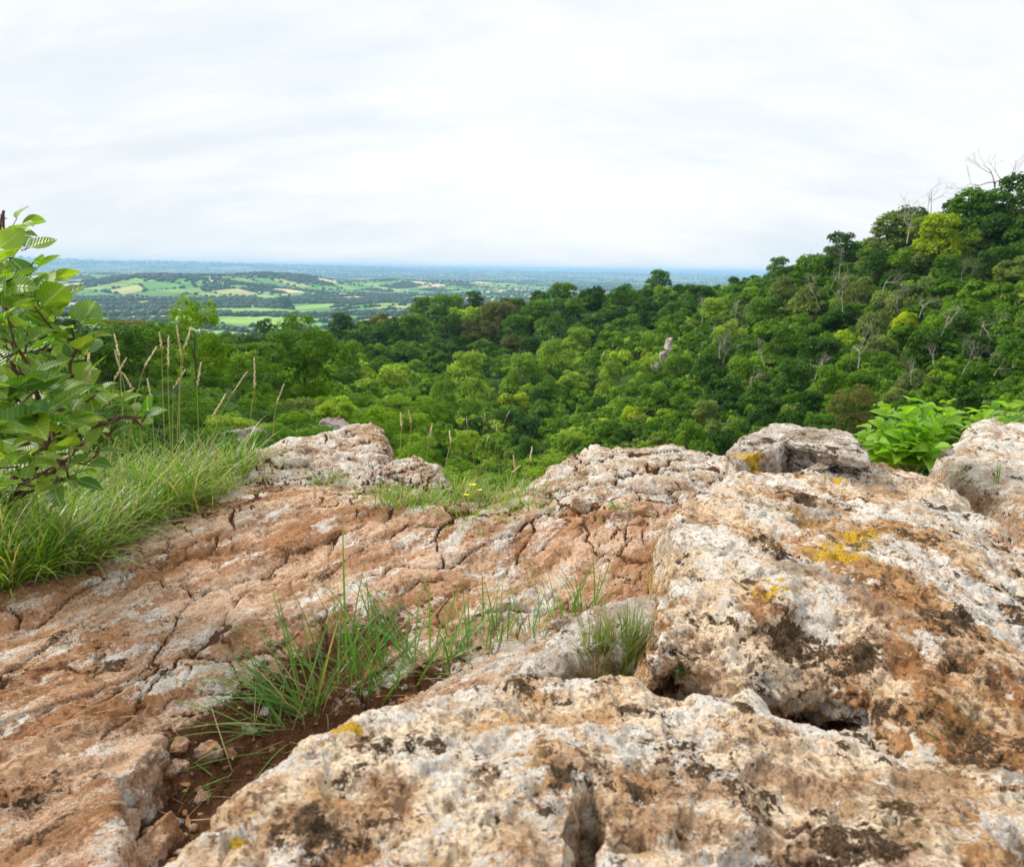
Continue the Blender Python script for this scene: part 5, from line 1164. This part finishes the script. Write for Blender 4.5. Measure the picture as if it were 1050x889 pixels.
bright_bush('small strip of bright leaves showing above the right edge boulder', [(1002, 422, .2), (1016, 418, .25), (1030, 417, .25), (1045, 416, .3), (992, 424, .15), (1038, 419, .2), (1010, 426, .3), (1024, 424, .3), (1052, 418, .3)], 3.55, (1030, 476), 5, .075)

# ------------------------------------------------------------------ scrub on the left spur
SHP = []
for q in range(5):
    V, F, C, Rr = crown_data(500+q, 20+3*q, 5200, .021, .8+.06*q, .24); V = V*[1, 1, .95]; SHP.append((V, F, C, trunk_data(80+q, C, -.15, .014, 6)))
SM, ST = {}, {}
def put_shrub(px, py, r, wpx, hpx, s, colr, label, name='shrub', cat='shrub', group=None):
    p = at_r(float(px), float(py), r); wd, hg = wpx/F0*r, hpx/F0*r; t = empty(name, tuple(p)); t.scale = (wd, wd, hg); t.rotation_euler = (0, 0, prs.uniform(0, 6.28))
    if (s, colr) not in SM: SM[(s, colr)] = mesh_data('shrub_crown', SHP[s][0], SHP[s][1], GREEN[colr], smooth=False, attrs={'tone': CROWN_TONE[500+s]})
    if s not in ST: ST[s] = SHP[s][3].data('shrub_stems', bark_d)
    link('crown', SM[(s, colr)], t); link('trunk', ST[s], t); props(t, label, cat, group); return t
srs = np.random.RandomState(4); acc2 = []; tries = 0
while tries < 5000 and len(acc2) < 78:
    tries += 1; a = math.radians(srs.uniform(-37, -7)); r = math.exp(srs.uniform(math.log(7), math.log(85))); z = canopy(np.array([a]), np.array([r]))
    P_ = np.array([[r*math.sin(a), r*math.cos(a), z[0]]]); x, y = project(P_); x, y = float(x[0]), float(y[0])
    if not (-40 < x < 420 and 318 < y < 470) or (x > 330 and r > 45) or hidden(np.array([a]), np.array([r]), z)[0]: continue
    if 235 < x < 400 and r > 40 and y > 380: pass
    if any(((x-X_)/34)**2+((y-Y_)/13)**2 < 1 for X_, Y_, _ in acc2): continue
    acc2.append((x, y, r))
for x, y, r in sorted(acc2, key=lambda q: q[2]):
    colr = ['deep green', 'mid green', 'grey green', 'pale green', 'dark green'][srs.choice(5, p=[.34, .34, .10, .08, .14])]; wpx = srs.uniform(44, 66); hp_ = wpx*srs.uniform(.6, .85)
    if x < 0: continue
    zn = ('just beyond the ledge ' if r < 14 else ('halfway along ' if r < 32 else 'at the end of '))+('' if r < 14 else 'the left spur ')+('behind the big shrub' if x < 130 else ('below the bright tree' if x < 250 else 'below the dark round tree'))
    put_shrub(x, y+hp_*.72, r, wpx, hp_, srs.randint(5), colr, f'{colr} '+('dense' if wpx > 55 else 'small')+f' bush {zn}', group='bushes on the left spur')
put_shrub(203, 392, 34, 66, 88, 4, 'bright green', 'slender bright green tree rising above the left spur', 'broadleaf_tree', 'tree')
put_shrub(312, 396, 52, 92, 80, 3, 'deep green', 'large dark round tree at the end of the left spur', 'broadleaf_tree', 'tree')
put_shrub(262, 392, 48, 60, 50, 2, 'mid green', 'mid green tree joining the dark round tree on its left', 'broadleaf_tree', 'tree')
put_shrub(150, 386, 30, 90, 56, 4, 'deep green', 'wide dark tree left of the slender bright tree', 'broadleaf_tree', 'tree')
put_shrub(112, 392, 24, 80, 68, 0, 'dark green', 'dark tree behind the big broad leaved shrub', 'broadleaf_tree', 'tree')
put_shrub(130, 360, 44, 70, 36, 2, 'olive green', 'brownish green treetop right of the big shrub', 'broadleaf_tree', 'tree')
put_shrub(873, 448, 62, 60, 54, 4, 'olive green', 'olive brown rounded bush behind the perched block')
put_shrub(468, 512, 13, 70, 44, 1, 'pale green', 'pale green bush below the back edge left of the seeding stalks')
put_shrub(560, 500, 22, 66, 44, 2, 'pale green', 'pale green bush below the wide outcrop left end')
put_shrub(425, 500, 12, 60, 58, 3, 'mid green', 'bushy clump just beyond the low outcrop')
put_shrub(520, 520, 15, 70, 50, 0, 'mid green', 'green bush under the golden stalks of the gap')
put_shrub(345, 440, 17, 46, 34, 1, 'deep green', 'dark bush covering the side of the left pale crag')
put_shrub(300, 470, 15, 80, 46, 0, 'dark green', 'dark bush right behind the knobbly outcrop')
put_shrub(390, 470, 17, 60, 60, 4, 'mid green', 'bush sprouting right of the pale crag')

for px, py, r_, w_, h_, s_, c_, l_ in ((118, 486, 4.1, 110, 62, 0, 'deep green', 'dark low bush right behind the broad leaved shrub'), (178, 482, 4.3, 96, 50, 2, 'dark green', 'dark low bush behind the tall straw stalks'), (226, 474, 4.4, 64, 38, 3, 'deep green', 'small dark bush at the left foot of the knobbly outcrop'), (60, 482, 4.0, 110, 90, 1, 'dark green', 'dark bush showing through the broad leaved shrub')):
    put_shrub(px, py, r_, w_, h_, s_, c_, l_)
prs2 = np.random.RandomState(8)
for q, (px, py, r_) in enumerate(((330, 436, 22), (365, 430, 24), (400, 440, 22), (430, 448, 24), (385, 418, 32), (420, 425, 34), (450, 432, 38), (345, 414, 34), (405, 408, 44), (440, 414, 46), (372, 404, 46), (475, 440, 40), (320, 418, 30), (300, 424, 24))):
    c_ = ['pale green', 'bright green', 'mid green', 'pale green'][q % 4]; w_ = prs2.uniform(40, 58); put_shrub(px, py+22, r_, w_, w_*.62, prs2.randint(5), c_, f'{c_} '+['rounded', 'spreading', 'ragged'][q % 3]+' scrub bush below the pale outcrops '+('near the crag' if r_ < 28 else 'farther down the bank'), group='scrub bushes below the pale outcrops')
# ------------------------------------------------------------------ crags
def crag(name, label, px, py, r, wpx, hpx, dpx, seed, mat, rz=0):
    V, F = IV, IF
    for q in range(3):
        mid = {}; VL = list(V); F2 = []
        def m(a, b):
            key = (min(a, b), max(a, b))
            if key not in mid: t = VL[a]+VL[b]; VL.append(t/np.linalg.norm(t)); mid[key] = len(VL)-1
            return mid[key]
        for a, b, c in F: x, y, z = m(a, b), m(b, c), m(c, a); F2 += [(a, x, z), (b, y, x), (c, z, y), (x, y, z)]
        V, F = np.array(VL), np.array(F2)
    r_ = np.random.RandomState(seed); U = V.copy()
    for q in range(14):
        n = r_.randn(3); n /= np.linalg.norm(n); t = r_.uniform(.5, .85); U -= np.maximum(U@n-t, 0)[:, None]*n*.95
    U *= (1+.3*fbm(V+seed, 1.7, 4, .6, seed)+.12*ridged(V+seed, 5, 3, .6, seed+1))[:, None]
    k_ = r/F0; U = U*np.array([wpx*k_/2, dpx*k_/2, hpx*k_/2]); c_, s_ = math.cos(rz), math.sin(rz); U = np.column_stack([U[:, 0]*c_-U[:, 1]*s_, U[:, 0]*s_+U[:, 1]*c_, U[:, 2]])
    p = at_r(float(px), float(py), r); o = link(name, mesh_data(name, U, F, mat, attrs={'soil': np.zeros(len(U)), 'yellow': np.zeros(len(U))}), None, tuple(p)); props(o, label, 'rock'); return o
crag_m = rock_mat('crag_limestone', tan=(0.42, 0.37, 0.30), cream=(0.62, 0.58, 0.52), white=.8, dark=.55, rust=.3, olive=.5, scale=.12, bumpd=.08)
cragn_m = rock_mat('near_crag_limestone', tan=(0.32, 0.27, 0.24), cream=(0.44, 0.41, 0.39), white=.5, dark=.6, rust=.25, olive=.5, scale=.3, bumpd=.04)
crag('crag', 'grey crag among bushes just above the knobbly outcrop', 350, 446, 15, 50, 44, 40, 1, cragn_m)
crag('crag', 'grey broken crag among bushes behind the grass stalks', 240, 456, 14, 80, 40, 40, 2, cragn_m)
for q, (px, py, r, w_, h_, l_) in enumerate(((686, 355, 158, 8, 20, 'pale pinnacle at the top of the rocky crest'), (680, 366, 156, 9, 15, 'pale rock just below the pinnacle of the rocky crest'), (672, 376, 154, 10, 13, 'grey rock lowest on the rocky crest'))):
    crag('crag', l_, px, py, r, w_, h_, 16, 10+q, crag_m, -.5)
for px, py, w_, h_, s_, c_, l_ in ((694, 378, 26, 20, 0, 'mid green', 'low green bush on the crest right of the pinnacle'), (668, 398, 26, 18, 1, 'deep green', 'low bush under the grey rock of the crest'), (683, 390, 24, 18, 2, 'mid green', 'low bush between the crest rocks and the lower slope'), (645, 408, 26, 18, 3, 'mid green', 'low bush below the long grey crest rock'), (664, 378, 20, 14, 4, 'pale green', 'pale bush on the left side of the rocky crest')):
    put_shrub(px, py, 151, w_, h_, s_, c_, l_)
for px, py, r_, w_, h_, s_, c_, l_ in ((322, 474, 13.6, 56, 52, 1, 'mid green', 'bush covering the left half of the grey crag'), (380, 472, 13.6, 50, 46, 4, 'deep green', 'bush covering the right half of the grey crag'), (352, 476, 13.2, 40, 34, 2, 'deep green', 'bush in front of the middle of the grey crag'), (206, 480, 12.5, 54, 50, 2, 'mid green', 'bush growing in front of the broken crag'), (278, 476, 13, 56, 48, 3, 'deep green', 'bush at the right end of the broken crag'), (243, 482, 12.6, 44, 36, 0, 'mid green', 'low bush before the middle of the broken crag'),
    (236, 450, 15.5, 56, 34, 1, 'pale green', 'pale growth on top of the broken crag'), (345, 434, 17, 46, 32, 3, 'pale green', 'pale growth on top of the grey crag'), (470, 492, 16, 40, 26, 3, 'mid green', 'small bush below the seeding stalks'), (438, 484, 18, 40, 36, 1, 'deep green', 'dark bush behind the straw stalks of the low outcrop')):
    put_shrub(px, py, r_, w_, h_, s_, c_, l_)
print('plants', time.time()-T0)
